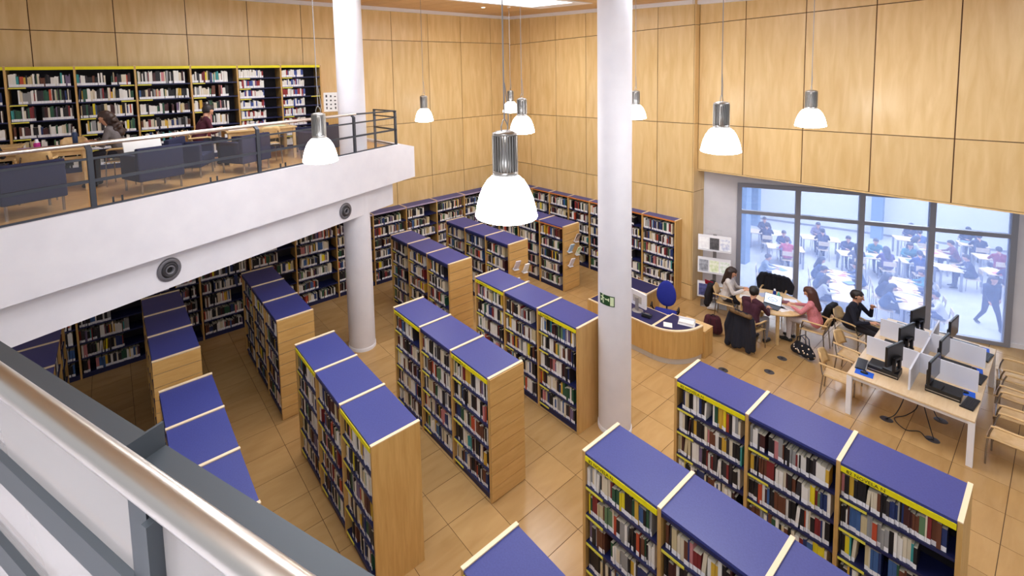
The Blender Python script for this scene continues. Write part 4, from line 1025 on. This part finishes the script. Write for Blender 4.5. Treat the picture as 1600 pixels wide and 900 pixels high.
# ------------------------------------------------------------------ information desk
def info_desk():
    t = thing('information_desk', 'curved oak information desk with blue top and silver plinth beside the column', 'desk', (0, 0, 0))
    cxx, cyy, rx, ry = 9.94, 5.14, .86, .665
    arc = lambda k, n, g=0: (cxx+(rx-g)*math.cos(PI+PI/2*k/n), cyy+(ry-g)*math.sin(PI+PI/2*k/n))
    n = 16
    out = [arc(k, n) for k in range(n+1)]
    poly = [(cxx-rx, cyy)]+out[1:]+[(cxx, cyy)]
    inn = [arc(k, n, .05) for k in range(n+1)]; polyi = [(inn[0][0], cyy-.03)]+inn[1:]+[(cxx-.03, inn[-1][1])]+[(cxx-.03, cyy-.03)]
    base = [arc(k, n, .03) for k in range(n+1)]+[(cxx, cyy)]
    MB().prism(base, .0, .13).obj('plinth', SILV, t)
    body = MB().prism(poly, .13, .72, 0); body.obj('front_panel', OAK, t)
    MB().prism(poly, .72, .745).obj('top_edge', EDGE, t)
    DKB = mat('dark_blue_top', srgb(34, 34, 84), .5)
    MB().prism(polyi, .745, .7475).obj('blue_top', DKB, t)
    # straight wing behind the column
    x0, x1, y0, y1 = cxx-rx, cxx-rx+.74, cyy+.005, 6.75
    part('wing_plinth', (x0+.03, y0, 0), (x0+.05, y1, .13), SILV, t); part('wing_front', (x0, y0, .13), (x0+.025, y1, .72), OAK, t)
    part('wing_side', (x0, y1, .0), (x1, y1+.025, .72), OAK, t)
    part('wing_top', (x0+.03, y0+.02, .69), (x1, y1, .715), DKB, t); part('wing_edge', (x0-.005, y0, .72), (x0+.03, y1, .745), EDGE, t); part('wing_edge', (x0+.03, y0, .69), (x1, y0+.02, .745), EDGE, t)
    part('wing_edge', (x1, y0, .69), (x1+.02, y1, .717), EDGE, t)
    sc = thing('side_cabinet', 'low oak side cabinet standing at the end of the curved desk', 'cabinet', (10.13, 4.73, 0))
    part('body', (-.18, -.28, 0), (.18, .27, .59), OAK, sc); part('top', (-.185, -.285, .59), (.185, .275, .61), PLY, sc); part('door', (-.17, -.29, .03), (.17, -.28, .57), OAK, sc)
    bk = thing('back_desk', 'oak desk with dark blue top behind the information desk', 'desk', (10.69, 6.62, 0))
    part('body', (-.3, -.6, 0), (.3, .6, .70), OAK, bk); part('top_edge', (-.32, -.62, .70), (.32, .62, .735), EDGE, bk); part('blue_top', (-.29, -.59, .735), (.29, .59, .738), DKB, bk)
    mo = thing('monitor', 'white-backed monitor on the information desk', 'monitor', (9.50, 5.72, .7155), -.18)
    part('casing', (-.012, -.23, .12), (.03, .23, .46), WHITEP, mo); part('screen', (.03, -.21, .14), (.032, .21, .44), SCREEN, mo); part('neck', (-.04, -.035, .015), (-.0, .035, .32), mat('warm_grey', srgb(150, 144, 140), .5), mo); part('vent', (-.0135, -.12, .2), (-.012, .12, .36), mat('vent_grey', srgb(190, 184, 178), .6), mo)
    MB().lathe([(.12, 0), (.12, .012), (.03, .02)], 24, caps=True).obj('foot', mat('warm_grey', srgb(150, 144, 140), .5), mo)
    ch = thing('office_chair', 'blue upholstered swivel chair behind the information desk', 'chair', (10.28, 5.50, 0), PI+.35)
    MB().bbox((-.23, -.24, .43), (.25, .24, .51), .035).obj('seat', UPHB, ch)
    pr = []; me = MB()
    vs = []; nu, nv = 14, 8
    bmx = bmesh.new(); bmesh.ops.create_uvsphere(bmx, u_segments=20, v_segments=12, radius=1)
    for v in bmx.verts: v.co = Vector((v.co.x*.045-.27-.05*v.co.z+.05*(v.co.y**2), v.co.y*.215*(1-.08*v.co.z), .86+v.co.z*.30))
    mme = bpy.data.meshes.new('backrest'); bmx.to_mesh(mme); bmx.free(); mme.materials.append(UPHB); mme.polygons.foreach_set('use_smooth', [True]*len(mme.polygons)); link('backrest', mme, ch)
    MB().tube([(-.05, 0, .42), (-.3, 0, .44), (-.31, 0, .7)], .02, 8).obj('back_support', BLACK, ch); MB().lathe([(.03, .08), (.03, .43)], 14, caps=True).obj('gas_column', BLACK, ch)
    for k in range(5):
        a = 2*PI*k/5; MB().tube([(0, 0, .1), (.28*math.cos(a), .28*math.sin(a), .07)], [.028, .018], 8).obj('base_leg', BLACK, ch); MB().capsule((.28*math.cos(a), .28*math.sin(a), .03), (.28*math.cos(a)+.01, .28*math.sin(a)+.01, .03), .028, .028, 8).obj('caster', BLACK, ch)
    for s in (-1, 1): MB().tube([(-.1, .24*s, .44), (-.08, .29*s, .55), (-.06, .29*s, .66), (.16, .28*s, .665)], .018, 8).obj('armrest', BLACK, ch)
    def flat(nm, label, x, y, rz, w, h, th, m, cat, z=.748): return tag(MB().bbox((-w/2, -h/2, 0), (w/2, h/2, th), .001).obj(nm, m, None, (x, y, z), rz), label, cat)
    flat('paper', 'white form with a note lying on the curved blue desk top', 9.38, 4.95, .5, .2, .17, .004, PAPER, 'paper')
    bx_ = thing('leaflet_tray', 'white tray of leaflets on the curved desk end', 'tray', (9.72, 4.72, .748), .35); part('tray', (-.1, -.16, 0), (.1, .16, .012), WHITEP, bx_); part('back', (.085, -.16, .012), (.1, .16, .1), WHITEP, bx_); part('leaflets', (-.08, -.14, .012), (.08, .14, .06), PAPER, bx_)
    flat('folder', 'blue folder beside the white-backed monitor', 9.40, 6.02, .3, .22, .3, .03, MATB, 'folder', .7155)
    tl = thing('telephone', 'dark desk telephone in front of the white-backed monitor', 'telephone', (9.42, 5.45, .7155), .2); part('base', (-.08, -.09, 0), (.08, .09, .04), BLACK, tl); MB().capsule((-.02, -.09, .055), (-.02, .09, .055), .02, .02, 10).obj('handset', DARKM, tl); part('keypad', (.02, -.04, .04), (.07, .06, .043), ALU, tl)
info_desk()

# ------------------------------------------------------------------ leaflet rack by the window wall
def leaflet_rack():
    t = thing('leaflet_rack', 'white three-tier leaflet stand on a grey post against the window wall', 'display stand', (12.53, 5.40, 0), PI+.42)
    # local +x faces the hall
    part('post', (-.03, -.03, 0), (0, .05, 1.9), mat('post_grey', srgb(150, 150, 154), .4, .5), t); MB().bbox((-.22, -.3, 0), (.2, .3, .02), .006).obj('foot', ALU, t)
    part('header_plate', (-.012, -.17, 1.93), (0, .17, 2.03), mat('acrylic', srgb(214, 214, 220), .2), t)
    pics = [('black and white photo leaflet', (60, 58, 60)), ('pale blue leaflet', (190, 196, 222)), ('plain white leaflet', (238, 236, 240)), ('white leaflet with green print', (206, 222, 200)), ('pale yellow-green leaflet', (214, 226, 176)), ('grey photo leaflet', (130, 132, 140)),
            ('dark blue photo leaflet', (44, 54, 92)), ('navy leaflet', (58, 62, 110)), ('white sheet leaflet', (232, 234, 240))]
    tiern = ['bottom', 'middle', 'top']
    order = [[8, 6, 7], [3, 4, 5], [1, 0, 2]]
    for k, z in enumerate((.24, .9, 1.5)):
        M = Matrix.Translation((.135, 0, z)) @ Matrix.Rotation(-.28, 4, 'Y')
        MB().box((-.006, -.37, 0), (.0, .37, .40), 0, M).obj('tier_panel', WHITEP, t); MB().box((0, -.37, 0), (.035, .37, .012), 0, M).obj('tier_ledge', WHITEP, t); MB().box((.03, -.37, .0), (.034, .37, .04), 0, M).obj('tier_lip', mat('acrylic', srgb(214, 214, 220), .2), t)
        W_ = Matrix.Translation(t.location) @ Matrix.Rotation(PI+.42, 4, 'Z') @ M
        for j in range(3):
            nm, c = pics[order[k][j]]
            o = MB().bbox((.002, -.105, .014), (.007, .105, .33), .001).obj('leaflet', speckle('leaflet_%d_%d' % (k, j), srgb(*c), srgb(*[min(255, int(v*1.25+20)) for v in c]), 14, .5)); 
            o.matrix_world = W_ @ Matrix.Translation((0, .24-.24*j if False else (j-1)*-.235, 0)); tag(o, '%s on the %s tier of the white stand' % (nm, tiern[k]), 'leaflet', 'leaflets on the white stand')
    bx_ = tag(MB().bbox((-.16, -.11, 0), (.16, .11, .05), .006).obj('paper_stack', PAPER, None, (12.36, 5.36, .021), .4), 'low stack of white papers at the foot of the leaflet stand', 'paper stack')
leaflet_rack()

# ------------------------------------------------------------------ display books on the grooved bookcase ends
def display_books():
    def hang(x, y, z, roll, col, label, col2=None):
        t = thing('display_book', label, 'book', (x, y, z), 0, 'books displayed on bookcase ends')
        M = Matrix.Rotation(.35, 4, 'X') @ Matrix.Rotation(roll, 4, 'Y')
        MB().box((-.085, -.022, -.12), (.085, -.002, .12), 0, M).obj('cover', speckle('cover_%d_%d' % (int(x*100), int(z*100)), srgb(*col), srgb(*(col2 or [max(0, v-26) for v in col])), 9, .4), t)
        MB().box((-.08, -.002, -.115), (.08, .012, .115), 0, M).obj('pages', PAPER, t)
        MB().box((-.09, -.06, -.135), (.09, .035, -.125), 0, M).obj('ledge', mat('acrylic', srgb(214, 214, 220), .2), t)
    y12, y13 = 11.02-3*BW-.12, 11.03-3*BW-.12
    hang(8.18, y12, 1.36, .12, (216, 204, 214), 'pinkish white display book, upper one beside the bookcase corner'); hang(8.50, y12, 1.2, .12, (238, 238, 240), 'plain white display book, upper and outermost on its bookcase end')
    hang(8.14, y12, .92, .12, (226, 226, 236), 'white display book with dark figures, lower on its bookcase end', (120, 118, 140)); hang(8.48, y12, .74, .12, (222, 206, 214), 'pale pink display book, lowest on its bookcase end')
    hang(10.62, y13, 1.52, .12, (74, 56, 50), 'dark picture display book hung highest on the orange-edged bookcase', (190, 170, 160)); hang(10.33, y13, 1.28, .12, (176, 204, 232), 'pale blue display book on the orange-edged bookcase')
    hang(10.66, y13, 1.12, .12, (150, 190, 120), 'green and white display book on the orange-edged bookcase', (236, 238, 230)); hang(10.36, y13, .86, .12, (236, 230, 240), 'white display book hung lowest on the orange-edged bookcase')
display_books()

# ------------------------------------------------------------------ mezzanine furniture
def mezzanine_furniture():
    def upholstered(loc, rz, label, first=None):
        if first: return copy_tree(first, loc, rz, label)
        t = thing('tub_chair', label, 'armchair', loc, rz, 'blue upholstered armchairs on the mezzanine')
        MB().bbox((-.30, -.36, .20), (-.2, .36, .74), .02).obj('backrest', UPH, t)
        for s in (-1, 1): MB().bbox((-.2, min(.26*s, .36*s), .20), (.33, max(.26*s, .36*s), .62), .02).obj('armrest', UPH, t)
        MB().bbox((-.2, -.255, .2), (.34, .255, .43), .03).obj('seat', UPH, t)
        for sx in (-.26, .29):
            for s in (-1, 1): MB().lathe([(.018, 0), (.018, .2)], 10, c=(sx, .31*s, 0), caps=True).obj('leg', CHROME, t)
        return t
    r0 = math.radians(21)
    f = upholstered((-.98, 8.62, MZ), PI/2+r0, 'dark blue tub chair at the frame edge behind the mezzanine glass')
    upholstered((.56, 9.15, MZ), PI/2+r0, 'dark blue tub chair with newspaper over its back on the mezzanine', f)
    upholstered((2.18, 9.72, MZ), PI/2+r0+.15, 'dark blue tub chair standing behind the middle railing post', f)
    upholstered((1.22, 10.0, MZ), -.5, 'dark blue tub chair turned sideways next to the man in maroon on the mezzanine', f)
    upholstered((3.9, 10.22, MZ), PI/2+r0+.1, 'dark blue tub chair behind the lamp on the mezzanine', f)
    upholstered((4.05, 11.1, MZ), PI, 'dark blue tub chair close to the mezzanine column', f)
    n = MB()
    for k in range(4): n.bbox((-.2+k*.004, -.2, 0+k*.004), (.2, .2, .003+k*.004), .001)
    o = MB().bbox((-.01, -.3, -.16), (.012, .3, .05), .004).obj('newspaper', PAPER, None, (.44, 9.43, MZ+.80), PI/2+r0); o.rotation_euler = (0, .25, PI/2+r0); tag(o, 'open newspaper held over the back of a tub chair', 'newspaper')
    def desk(loc, lx, ly, label, rz=0):
        t = thing('reading_table', label, 'table', loc, rz, 'wooden reading tables on the mezzanine')
        MB().bbox((-lx/2, -ly/2, .70), (lx/2, ly/2, .735), .006).obj('tabletop', PLY, t)
        for sx in (-1, 1):
            for sy in (-1, 1): part('leg', (sx*(lx/2-.06)-.03, sy*(ly/2-.06)-.03, 0), (sx*(lx/2-.06)+.03, sy*(ly/2-.06)+.03, .70), PLY, t)
        for sy in (-1, 1): part('apron', (-lx/2+.09, sy*(ly/2-.06)-.012, .62), (lx/2-.09, sy*(ly/2-.06)+.012, .70), PLY, t)
    desk((-1.15, 10.25, MZ), 1.7, .85, 'wooden reading table with a lilac folder on the mezzanine'); desk((2.75, 10.95, MZ), 1.5, .8, 'wooden reading table in front of the man in maroon on mezzanine'); desk((-1.9, 11.4, MZ), 1.2, .6, 'small wooden table by the mezzanine shelves')
    c = chair_proto('armchair', 'wooden armchair under the curly-haired woman on the mezzanine', 'wooden armchairs on the mezzanine', (.16, 10.05, MZ), PI-.3)
    copy_tree(c, (1.5, 10.74, MZ), .15, 'wooden armchair under the man in maroon on the mezzanine'); copy_tree(c, (2.75, 10.25, MZ), PI/2, 'wooden armchair with its back to the railing on the mezzanine')
    copy_tree(c, (-.95, 9.55, MZ), PI/2, 'wooden armchair behind the frame-edge tub chair'); copy_tree(c, (-.55, 10.95, MZ), -PI/2, 'wooden armchair between mezzanine table and shelves')
    person('woman with long curly brown hair leaning over a table on the mezzanine', (.16, 10.05, MZ), PI-.3, (112, 104, 104), (44, 42, 52), (62, 44, 38), style='curly', voxel=.013, pose=dict(lean=.32, hp=.5))
    person('man in dark maroon jumper bent over a mezzanine table', (1.5, 10.74, MZ), .15, (76, 22, 40), (40, 40, 50), (40, 34, 34), voxel=.013, pose=dict(lean=.34, hp=.6))
    person('dark-haired reader cut off by the frame edge on the mezzanine', (-1.62, 9.36, MZ), PI/2-.3, (40, 38, 44), (40, 40, 50), (44, 32, 28), style='long', voxel=.013, pose=dict(lean=.25, hp=.5))
    z = MZ+.7355
    def flat(nm, label, x, y, rz, w, h, th, m, cat): return tag(MB().bbox((-w/2, -h/2, 0), (w/2, h/2, th), .001).obj(nm, m, None, (x, y, z), rz), label, cat)
    flat('folder', 'lilac folder lying on the mezzanine table', -1.0, 10.3, .1, .5, .3, .02, mat('lilac', srgb(176, 150, 220), .6), 'folder'); flat('notebook', 'yellow notebook lying beside the flask on the mezzanine', -.6, 10.35, .3, .2, .26, .015, mat('soft_yellow', srgb(232, 208, 90), .6), 'notebook')
    flat('paper', 'white papers in front of the man in maroon on the mezzanine', 2.25, 10.85, .1, .4, .3, .008, PAPER, 'paper'); flat('paper', 'pale green open papers at the far end of the mezzanine table', 3.1, 11.0, .1, .45, .3, .012, mat('pale_green', srgb(206, 226, 196), .7), 'paper')
    b = thing('flask', 'dark blue flask standing on the mezzanine table', 'flask', (-.5, 10.5, z)); MB().lathe([(.038, 0), (.04, .01), (.04, .2), (.03, .225)], 20, caps=True).obj('body', mat('flask_blue', srgb(28, 52, 92), .3), b); MB().lathe([(.03, .225), (.03, .27), (.02, .28)], 16, caps=True).obj('cap', ALU, b)
    b = thing('drinking_cup', 'magenta drinking cup with white lid on the mezzanine table', 'cup', (-1.02, 10.5, z)); MB().lathe([(.04, 0), (.05, .05), (.045, .09)], 20, caps=True).obj('body', mat('magenta', srgb(196, 40, 130), .4), b); MB().lathe([(.04, .09), (.028, .11), (.02, .15)], 16, caps=True).obj('lid', WHITEP, b)
    b = thing('shoulder_bag', 'dark bag dropped on the floor beside the mezzanine column', 'bag', (3.72, 9.2, MZ), .4); mb = MB(); [mb.capsule((x, -.05, .09), (x, .05, .11), .08, .07, 10) for x in (-.15, -.05, .05, .15)]
    me = remeshed('body', mb, .015); me.materials.append(BLACKM); link('body', me, b); MB().tube([(-.15, 0, .15), (-.08, .02, .22), (.08, .02, .22), (.15, 0, .15)], .012, 8).obj('strap', BLACKM, b)
    # tilted notice board beside the column
    t = thing('notice_stand', 'white notice sheet with small dark pictures on an oak stand by the mezzanine column', 'notice stand', (4.72, 11.3, MZ), -2.0)
    part('stand', (-.2, -.25, 0), (.1, .25, .95), OAK, t)
    M = Matrix.Translation((.0, 0, .95)) @ Matrix.Rotation(.35, 4, 'Y'); M = Matrix.Translation((0, 0, .96)) @ Matrix.Rotation(-.25, 4, 'Y')
    MB().box((-.01, -.24, 0), (.01, .24, .5), 0, M).obj('board', PAPER, t)
    rg = random.Random(2)
    for i in range(4):
        for j in range(4): MB().box((.0102, -.2+j*.11+rg.uniform(0, .02), .06+i*.105), (.0112, -.2+j*.11+.05, .06+i*.105+rg.uniform(.03, .07)), 0, M).obj('picture', mat('dark_print', srgb(70, 66, 68), .6), t)
    # floor outlets on the gallery
mezzanine_furniture()

# ------------------------------------------------------------------ reading room beyond the window
def reading_room():
    z = RZ
    back = WA-WU*.35-WN*.19; fro = WA+WU*9.4-WN*.19
    struct(MB().prism([tuple(back), tuple(fro), (36, -4), (36, 18), (13.2, 18)], z-.2, z).obj('floor_reading_room', READF), 'pale floor of the reading room beyond the window')
    wl = mat('reading_wall', srgb(226, 230, 236), .7)
    struct(MB().prism([(33.0, -4), (33.2, -4), (27.2, 18), (27.0, 18)], z, 4.2).obj('wall_reading_far', wl), 'white far wall of the reading room')
    struct(MB().prism([(13.2, 17.8), (27.2, 17.8), (27.2, 18), (13.2, 18)], z, 4.2).obj('wall_reading_side', wl), 'white side wall of the reading room')
    struct(MB().prism([(17.5, -4), (33.2, -4), (33.2, -3.8), (17.5, -3.8)], z, 4.2).obj('wall_reading_near', wl), 'white near side wall of the reading room')
    struct(MB().prism([tuple(back+Vector((.25, 0))), tuple(fro+Vector((.25, 0))), (36, -4), (36, 18), (13.4, 18)], 4.2, 4.3).obj('ceiling_reading_room', wl), 'white ceiling of the reading room')
    struct(MB().prism([(32.97, -3.8), (33.0, -3.8), (27.0, 17.8), (26.97, 17.8)], z, z+.1).obj('baseboard_reading', FRAMEG), 'thin grey skirting along the far reading-room wall')
    dk = mat('blue_grey_pier', srgb(120, 150, 186), .6)
    struct(MB().box((21.7, 8.1, z), (22.2, 8.6, 4.2)).obj('column', dk), 'blue-grey square pier inside the reading room'); struct(MB().box((27.6, 9.75, z), (27.95, 10.1, 4.2)).obj('column', dk), 'slim blue-grey pier at the far end of the reading room')
    struct(MB().box((29.6, 5.25, z), (30.0, 5.65, 4.2)).obj('column', dk), 'blue-grey pier far behind the middle pane')
    lt = [(18.5, 3.0, 'over the tables next the window'), (19.5, 7.5, 'over the pier side'), (23.5, 2.6, 'over the middle tables'), (24.0, 7.0, 'over the tables behind the pier'), (28.5, 2.2, 'over the far tables'), (28.0, 7.0, 'by the slim pier')]
    for i, (x, y, w_) in enumerate(lt):
        t = thing('ceiling_light', 'flat ceiling light of the reading room %s' % w_, 'ceiling light', (x, y, 4.2), 0, 'reading room lights'); part('frame', (-1.55, -1.25, -.05), (1.55, 1.25, 0), WHITEP, t); part('diffuser', (-1.5, -1.2, -.06), (1.5, 1.2, -.05), READM, t)
    # fire extinguisher on the far wall
    e = thing('fire_extinguisher', 'dark red fire extinguisher on the far reading-room wall', 'extinguisher', (29.55, 9.9, -.9)); MB().lathe([(.07, 0), (.09, .02), (.09, .42), (.05, .5), (.03, .56)], 16, caps=True).obj('tank', mat('ext_red', srgb(130, 40, 60), .4), e); part('valve', (-.04, -.04, .56), (.04, .04, .64), BLACK, e)
    top = grain('reading_top', srgb(232, 214, 190), srgb(222, 200, 172), (2, 6, 2), .4, noise=3, rnd=.04)
    k = (CAM['H']-(z+.74))/(CAM['H']-.74)
    def table(x, y, lx, ly, rz, label):
        lx *= k; ly *= k
        t = thing('library_table', label, 'table', (x*k, y*k, z), rz, 'reading room tables')
        MB().bbox((-lx/2, -ly/2, .71), (lx/2, ly/2, .74), .005).obj('tabletop', top, t)
        for sx in (-1, 1):
            for sy in (-1, 1): part('leg', (sx*(lx/2-.05)-.03, sy*(ly/2-.05)-.03, 0), (sx*(lx/2-.05)+.03, sy*(ly/2-.05)+.03, .71), FRAMEG, t)
    w = -.22
    TB = [(15.05, 2.17, 2.1, .5, .28, 'long reading table closest behind the third pane'), (14.45, 3.25, 2.1, .5, .32, 'long reading table close behind the second pane'), (14.3, 4.42, .9, .5, .3, 'reading table behind the first pane by the pier'),
          (16.35, 5.03, .5, .9, .42, 'reading table facing the reader in pink-red'), (17.45, 5.93, .5, .9, .42, 'far reading table next to the slim pier'), (18.05, 4.63, .5, .95, .42, 'far reading table behind the second pane'), (17.32, 3.37, .5, 1.25, .5, 'wide reading table behind the middle mullion'),
          (20.0, 2.78, .5, .95, .42, 'farthest reading table behind the third pane'), (18.95, 2.25, .8, .5, .35, 'reading table with an open laptop at the fourth mullion'), (17.72, 2.45, .5, .55, .42, 'reading table with a pale laptop behind the third pane'), (17.8, 1.82, .55, .45, .35, 'reading table standing alone behind the last mullion'),
          (20.7, 1.65, .5, .6, .4, 'far corner reading table behind the last pane'), (19.6, 1.2, .5, .65, .4, 'corner reading table beside the reader in red'), (18.3, .95, .5, .6, .4, 'reading table at the frame side of the last pane')]
    for x, y, lx, ly, rz, lab in TB: table(x, y, lx, ly, rz, lab)
    # papers, laptops on the tables
    rg = random.Random(21); cols = [(240, 240, 244), (240, 240, 244), (226, 140, 160), (120, 150, 220), (236, 230, 200)]; cn = ['white', 'white', 'pink', 'blue', 'cream']
    for n, (x, y, lx, ly, rz, lab) in enumerate(TB):
        for j in range(3 if lx*ly > .9 else 2):
            c = rg.randrange(5); u, v = rg.uniform(-.4, .4)*lx*k, rg.uniform(-.38, .38)*ly*k
            o = MB().bbox((-.13, -.17, 0), (.13, .17, .012), .001).obj('paper', mat('sheet_%d' % c, srgb(*cols[c]), .7), None, (x*k+u*math.cos(rz)-v*math.sin(rz), y*k+u*math.sin(rz)+v*math.cos(rz), z+.7405+.013*j), rg.uniform(0, 3))
            tag(o, '%s papers lying on the %s' % (cn[c], lab), 'paper', 'papers on the reading room tables')
    # people: (x, y) already at the tabletop scale
    sk = SKIN
    POSE = dict(lean=.26, hp=.5, arms={q: ((.2, .25*q, .83), (.42, .12*q, .84)) for q in (-1, 1)})
    PP = [(14.0, 3.9, -.6, (70, 90, 130), (40, 50, 80), (40, 40, 60), 'short', 'reader in slate blue jacket at the edge of the second pane'), (15.25, 3.95, -1.2, (60, 80, 130), (40, 50, 80), (40, 40, 60), 'long', 'reader in blue coat bending beside the close table'),
          (15.15, 5.45, .3, (206, 90, 120), (60, 70, 110), (90, 50, 60), 'short', 'reader in a pink-red top behind the first pane'), (15.95, 4.62, 1.9, (60, 74, 120), (50, 60, 90), (40, 40, 60), 'short', 'reader in navy behind the first mullion'), (16.0, 4.3, 2.2, (52, 64, 110), (40, 50, 80), (36, 36, 56), 'long', 'reader in dark blue seen behind the second pane'),
          (13.7, 4.75, .2, (150, 170, 200), (70, 80, 120), (60, 50, 60), 'short', 'reader in pale grey near the pier'), (18.4, 4.15, 2.8, (130, 120, 150), (60, 60, 90), (50, 44, 60), 'short', 'reader in mauve grey at the far table, second pane'), (18.35, 4.75, 2.8, (50, 52, 90), (50, 50, 80), (34, 34, 50), 'short', 'reader in black at the far table, second pane'),
          (17.9, 5.5, 2.9, (44, 46, 80), (50, 50, 80), (34, 34, 50), 'short', 'reader in black behind the first pane at the far table'), (16.7, 2.95, .3, (96, 80, 140), (50, 60, 90), (44, 40, 70), 'long', 'reader in violet bending at the third pane'), (16.9, 2.45, .6, (40, 70, 140), (40, 60, 110), (36, 44, 80), 'short', 'reader in strong blue behind the third pane'),
          (16.8, 2.2, 1.2, (70, 150, 180), (40, 60, 110), (44, 44, 80), 'short', 'reader in turquoise behind the third pane'), (18.3, 1.75, 1.4, (60, 62, 100), (50, 50, 80), (30, 30, 50), 'short', 'reader in charcoal at the table behind the last mullion'), (17.75, 3.9, 2.9, (50, 54, 96), (50, 50, 80), (34, 34, 50), 'short', 'reader in black behind the middle mullion'),
          (21.1, 1.75, 3.0, (34, 36, 66), (40, 42, 70), (26, 26, 44), 'short', 'reader in black far behind the last pane, inner one'), (20.9, 1.3, 2.6, (40, 40, 70), (40, 42, 70), (26, 26, 44), 'short', 'reader in black far behind the last pane, outer one'), (19.4, .85, 2.2, (150, 44, 80), (60, 50, 80), (40, 34, 50), 'short', 'reader in dark red behind the last pane'),
          (18.1, .6, 2.0, (80, 60, 100), (60, 50, 80), (40, 34, 50), 'short', 'reader in plum beside the window frame'), (14.3, 1.6, 1.4, (236, 236, 244), (60, 70, 120), (40, 46, 80), 'short', 'reader in white shirt bending just behind the glass'), (14.45, 1.1, 2.6, (70, 80, 130), (60, 66, 110), (44, 40, 70), 'short', 'reader in grey blue crouched at the foot of the last pane'),
          (14.2, 2.6, -1.0, (60, 84, 130), (40, 50, 80), (40, 40, 60), 'long', 'reader in teal blue beside the long third-pane table')]
    loc2 = lambda q, ox, oy, orz: ((q.x-ox*k)*math.cos(orz)+(q.y-oy*k)*math.sin(orz), -(q.x-ox*k)*math.sin(orz)+(q.y-oy*k)*math.cos(orz))
    def row_(l): n = max(1, int((l-.1)/.78)); return [(i-(n-1)/2)*l/n for i in range(n)]
    seats = []
    def snap(x, y):
        """closest free place at a table side, and the direction that faces the table"""
        p = Vector((x*k, y*k)); best = None
        for tx, ty, lx, ly, trz, tl in TB:
            lx *= k; ly *= k
            for u, v, f in [(sx*(lx/2+.30), off, (PI if sx > 0 else 0)) for sx in (-1, 1) for off in row_(ly) if ly >= lx]+[(off, sy*(ly/2+.30), -PI/2*sy) for sy in (-1, 1) for off in row_(lx) if lx > ly]:
                q = Vector((tx*k+u*math.cos(trz)-v*math.sin(trz), ty*k+u*math.sin(trz)+v*math.cos(trz)))
                if (q-WA).dot(WN) > -.55 or any((q-r).length < .72 for r in seats) or q.y < -1.5: continue
                if any(abs(loc2(q, ox, oy, orz)[0]) < olx*k/2+.1 and abs(loc2(q, ox, oy, orz)[1]) < oly*k/2+.1 for ox, oy, olx, oly, orz, _ in TB): continue
                if abs(q.x-21.95) < .6 and abs(q.y-8.35) < .6: continue
                d = (q-p).length
                if best is None or d < best[0]: best = (d, q, f+trz, tl)
        if best is None or best[0] > 1.6: return None
        seats.append(best[1]); return best[1], best[2], best[3]
    spots = []
    for x, y, rz, a, b, h, st, lab in PP:
        sn = snap(x, y)
        if sn is None: continue
        spots.append(sn)
        person(lab, (sn[0].x, sn[0].y, z), sn[1], a, b, h, style=st, voxel=.026, pose=POSE, key='far', face=False, group='readers beyond the window')
    person('person in dark clothes walking through the reading room behind the last pane', (22.0, 1.32, z), -2.5, (44, 48, 84), (40, 44, 84), (60, 44, 50), style='long', voxel=.022, walk=True, face=False)
    # stools / chairs
    ch = None
    CH = [(13.85, 3.95, -.6), (15.1, 5.5, .3), (15.85, 4.66, 1.9), (16.6, 3.0, .3), (16.85, 2.4, .6), (14.9, 2.62, -1.4), (14.3, 2.5, -1.4), (15.6, 2.75, -1.4), (18.5, 4.1, 2.8), (21.2, 1.75, 3.0), (19.5, .8, 2.2), (17.5, 2.95, -1.3), (17.2, 1.95, 0.), (18.6, 2.45, 2.9)]
    cset = [((44, 48, 86), 'black'), ((70, 100, 160), 'mid blue'), ((210, 214, 226), 'white'), ((120, 60, 90), 'plum red'), ((60, 130, 150), 'teal'), ((96, 96, 120), 'grey'), ((150, 120, 140), 'dusty pink')]
    rg2 = random.Random(77); n_ = 0
    for tx, ty, lx, ly, trz, lab in TB:
        for j in range(2):
            c, cn_ = cset[n_ % 7]; n_ += 1
            sn = snap(tx+rg2.uniform(-.5, .5), ty+rg2.uniform(-.5, .5))
            if sn is None: continue
            spots.append(sn)
            person('reader in %s at the %s' % (cn_, lab.replace(' standing', '').replace(' crossing', '')), (sn[0].x, sn[0].y, z), sn[1], c, (50, 54, 90), (40, 36, 50), style='short' if j else 'long', voxel=.026, pose=POSE, key='far', face=False, group='readers beyond the window')
    for x, y, _ in CH[:8]:
        sn = snap(x, y)
        if sn: spots.append(sn)
    for n, (q, rz, tl) in enumerate(spots):
        p = (q.x, q.y, z)
        if ch is None:
            ch = thing('stacking_chair', 'pale metal chair at the '+tl, 'chair', p, rz, 'reading room chairs')
            MB().bbox((-.2, -.2, .44), (.2, .2, .46), .005).obj('seat', top, ch); MB().bbox((-.22, -.19, .66), (-.2, .19, .84), .006).obj('backrest', top, ch)
            for sx in (-.18, .18):
                for s in (-1, 1): MB().tube([(sx, .18*s, .44), (sx*1.1, .2*s, .0)], .011, 6).obj('leg', FRAMEG, ch)
            for s in (-1, 1): MB().tube([(-.18, .18*s, .44), (-.21, .17*s, .8)], .011, 6).obj('back_post', FRAMEG, ch)
        else: copy_tree(ch, p, rz, 'pale metal chair at the '+tl)
reading_room()
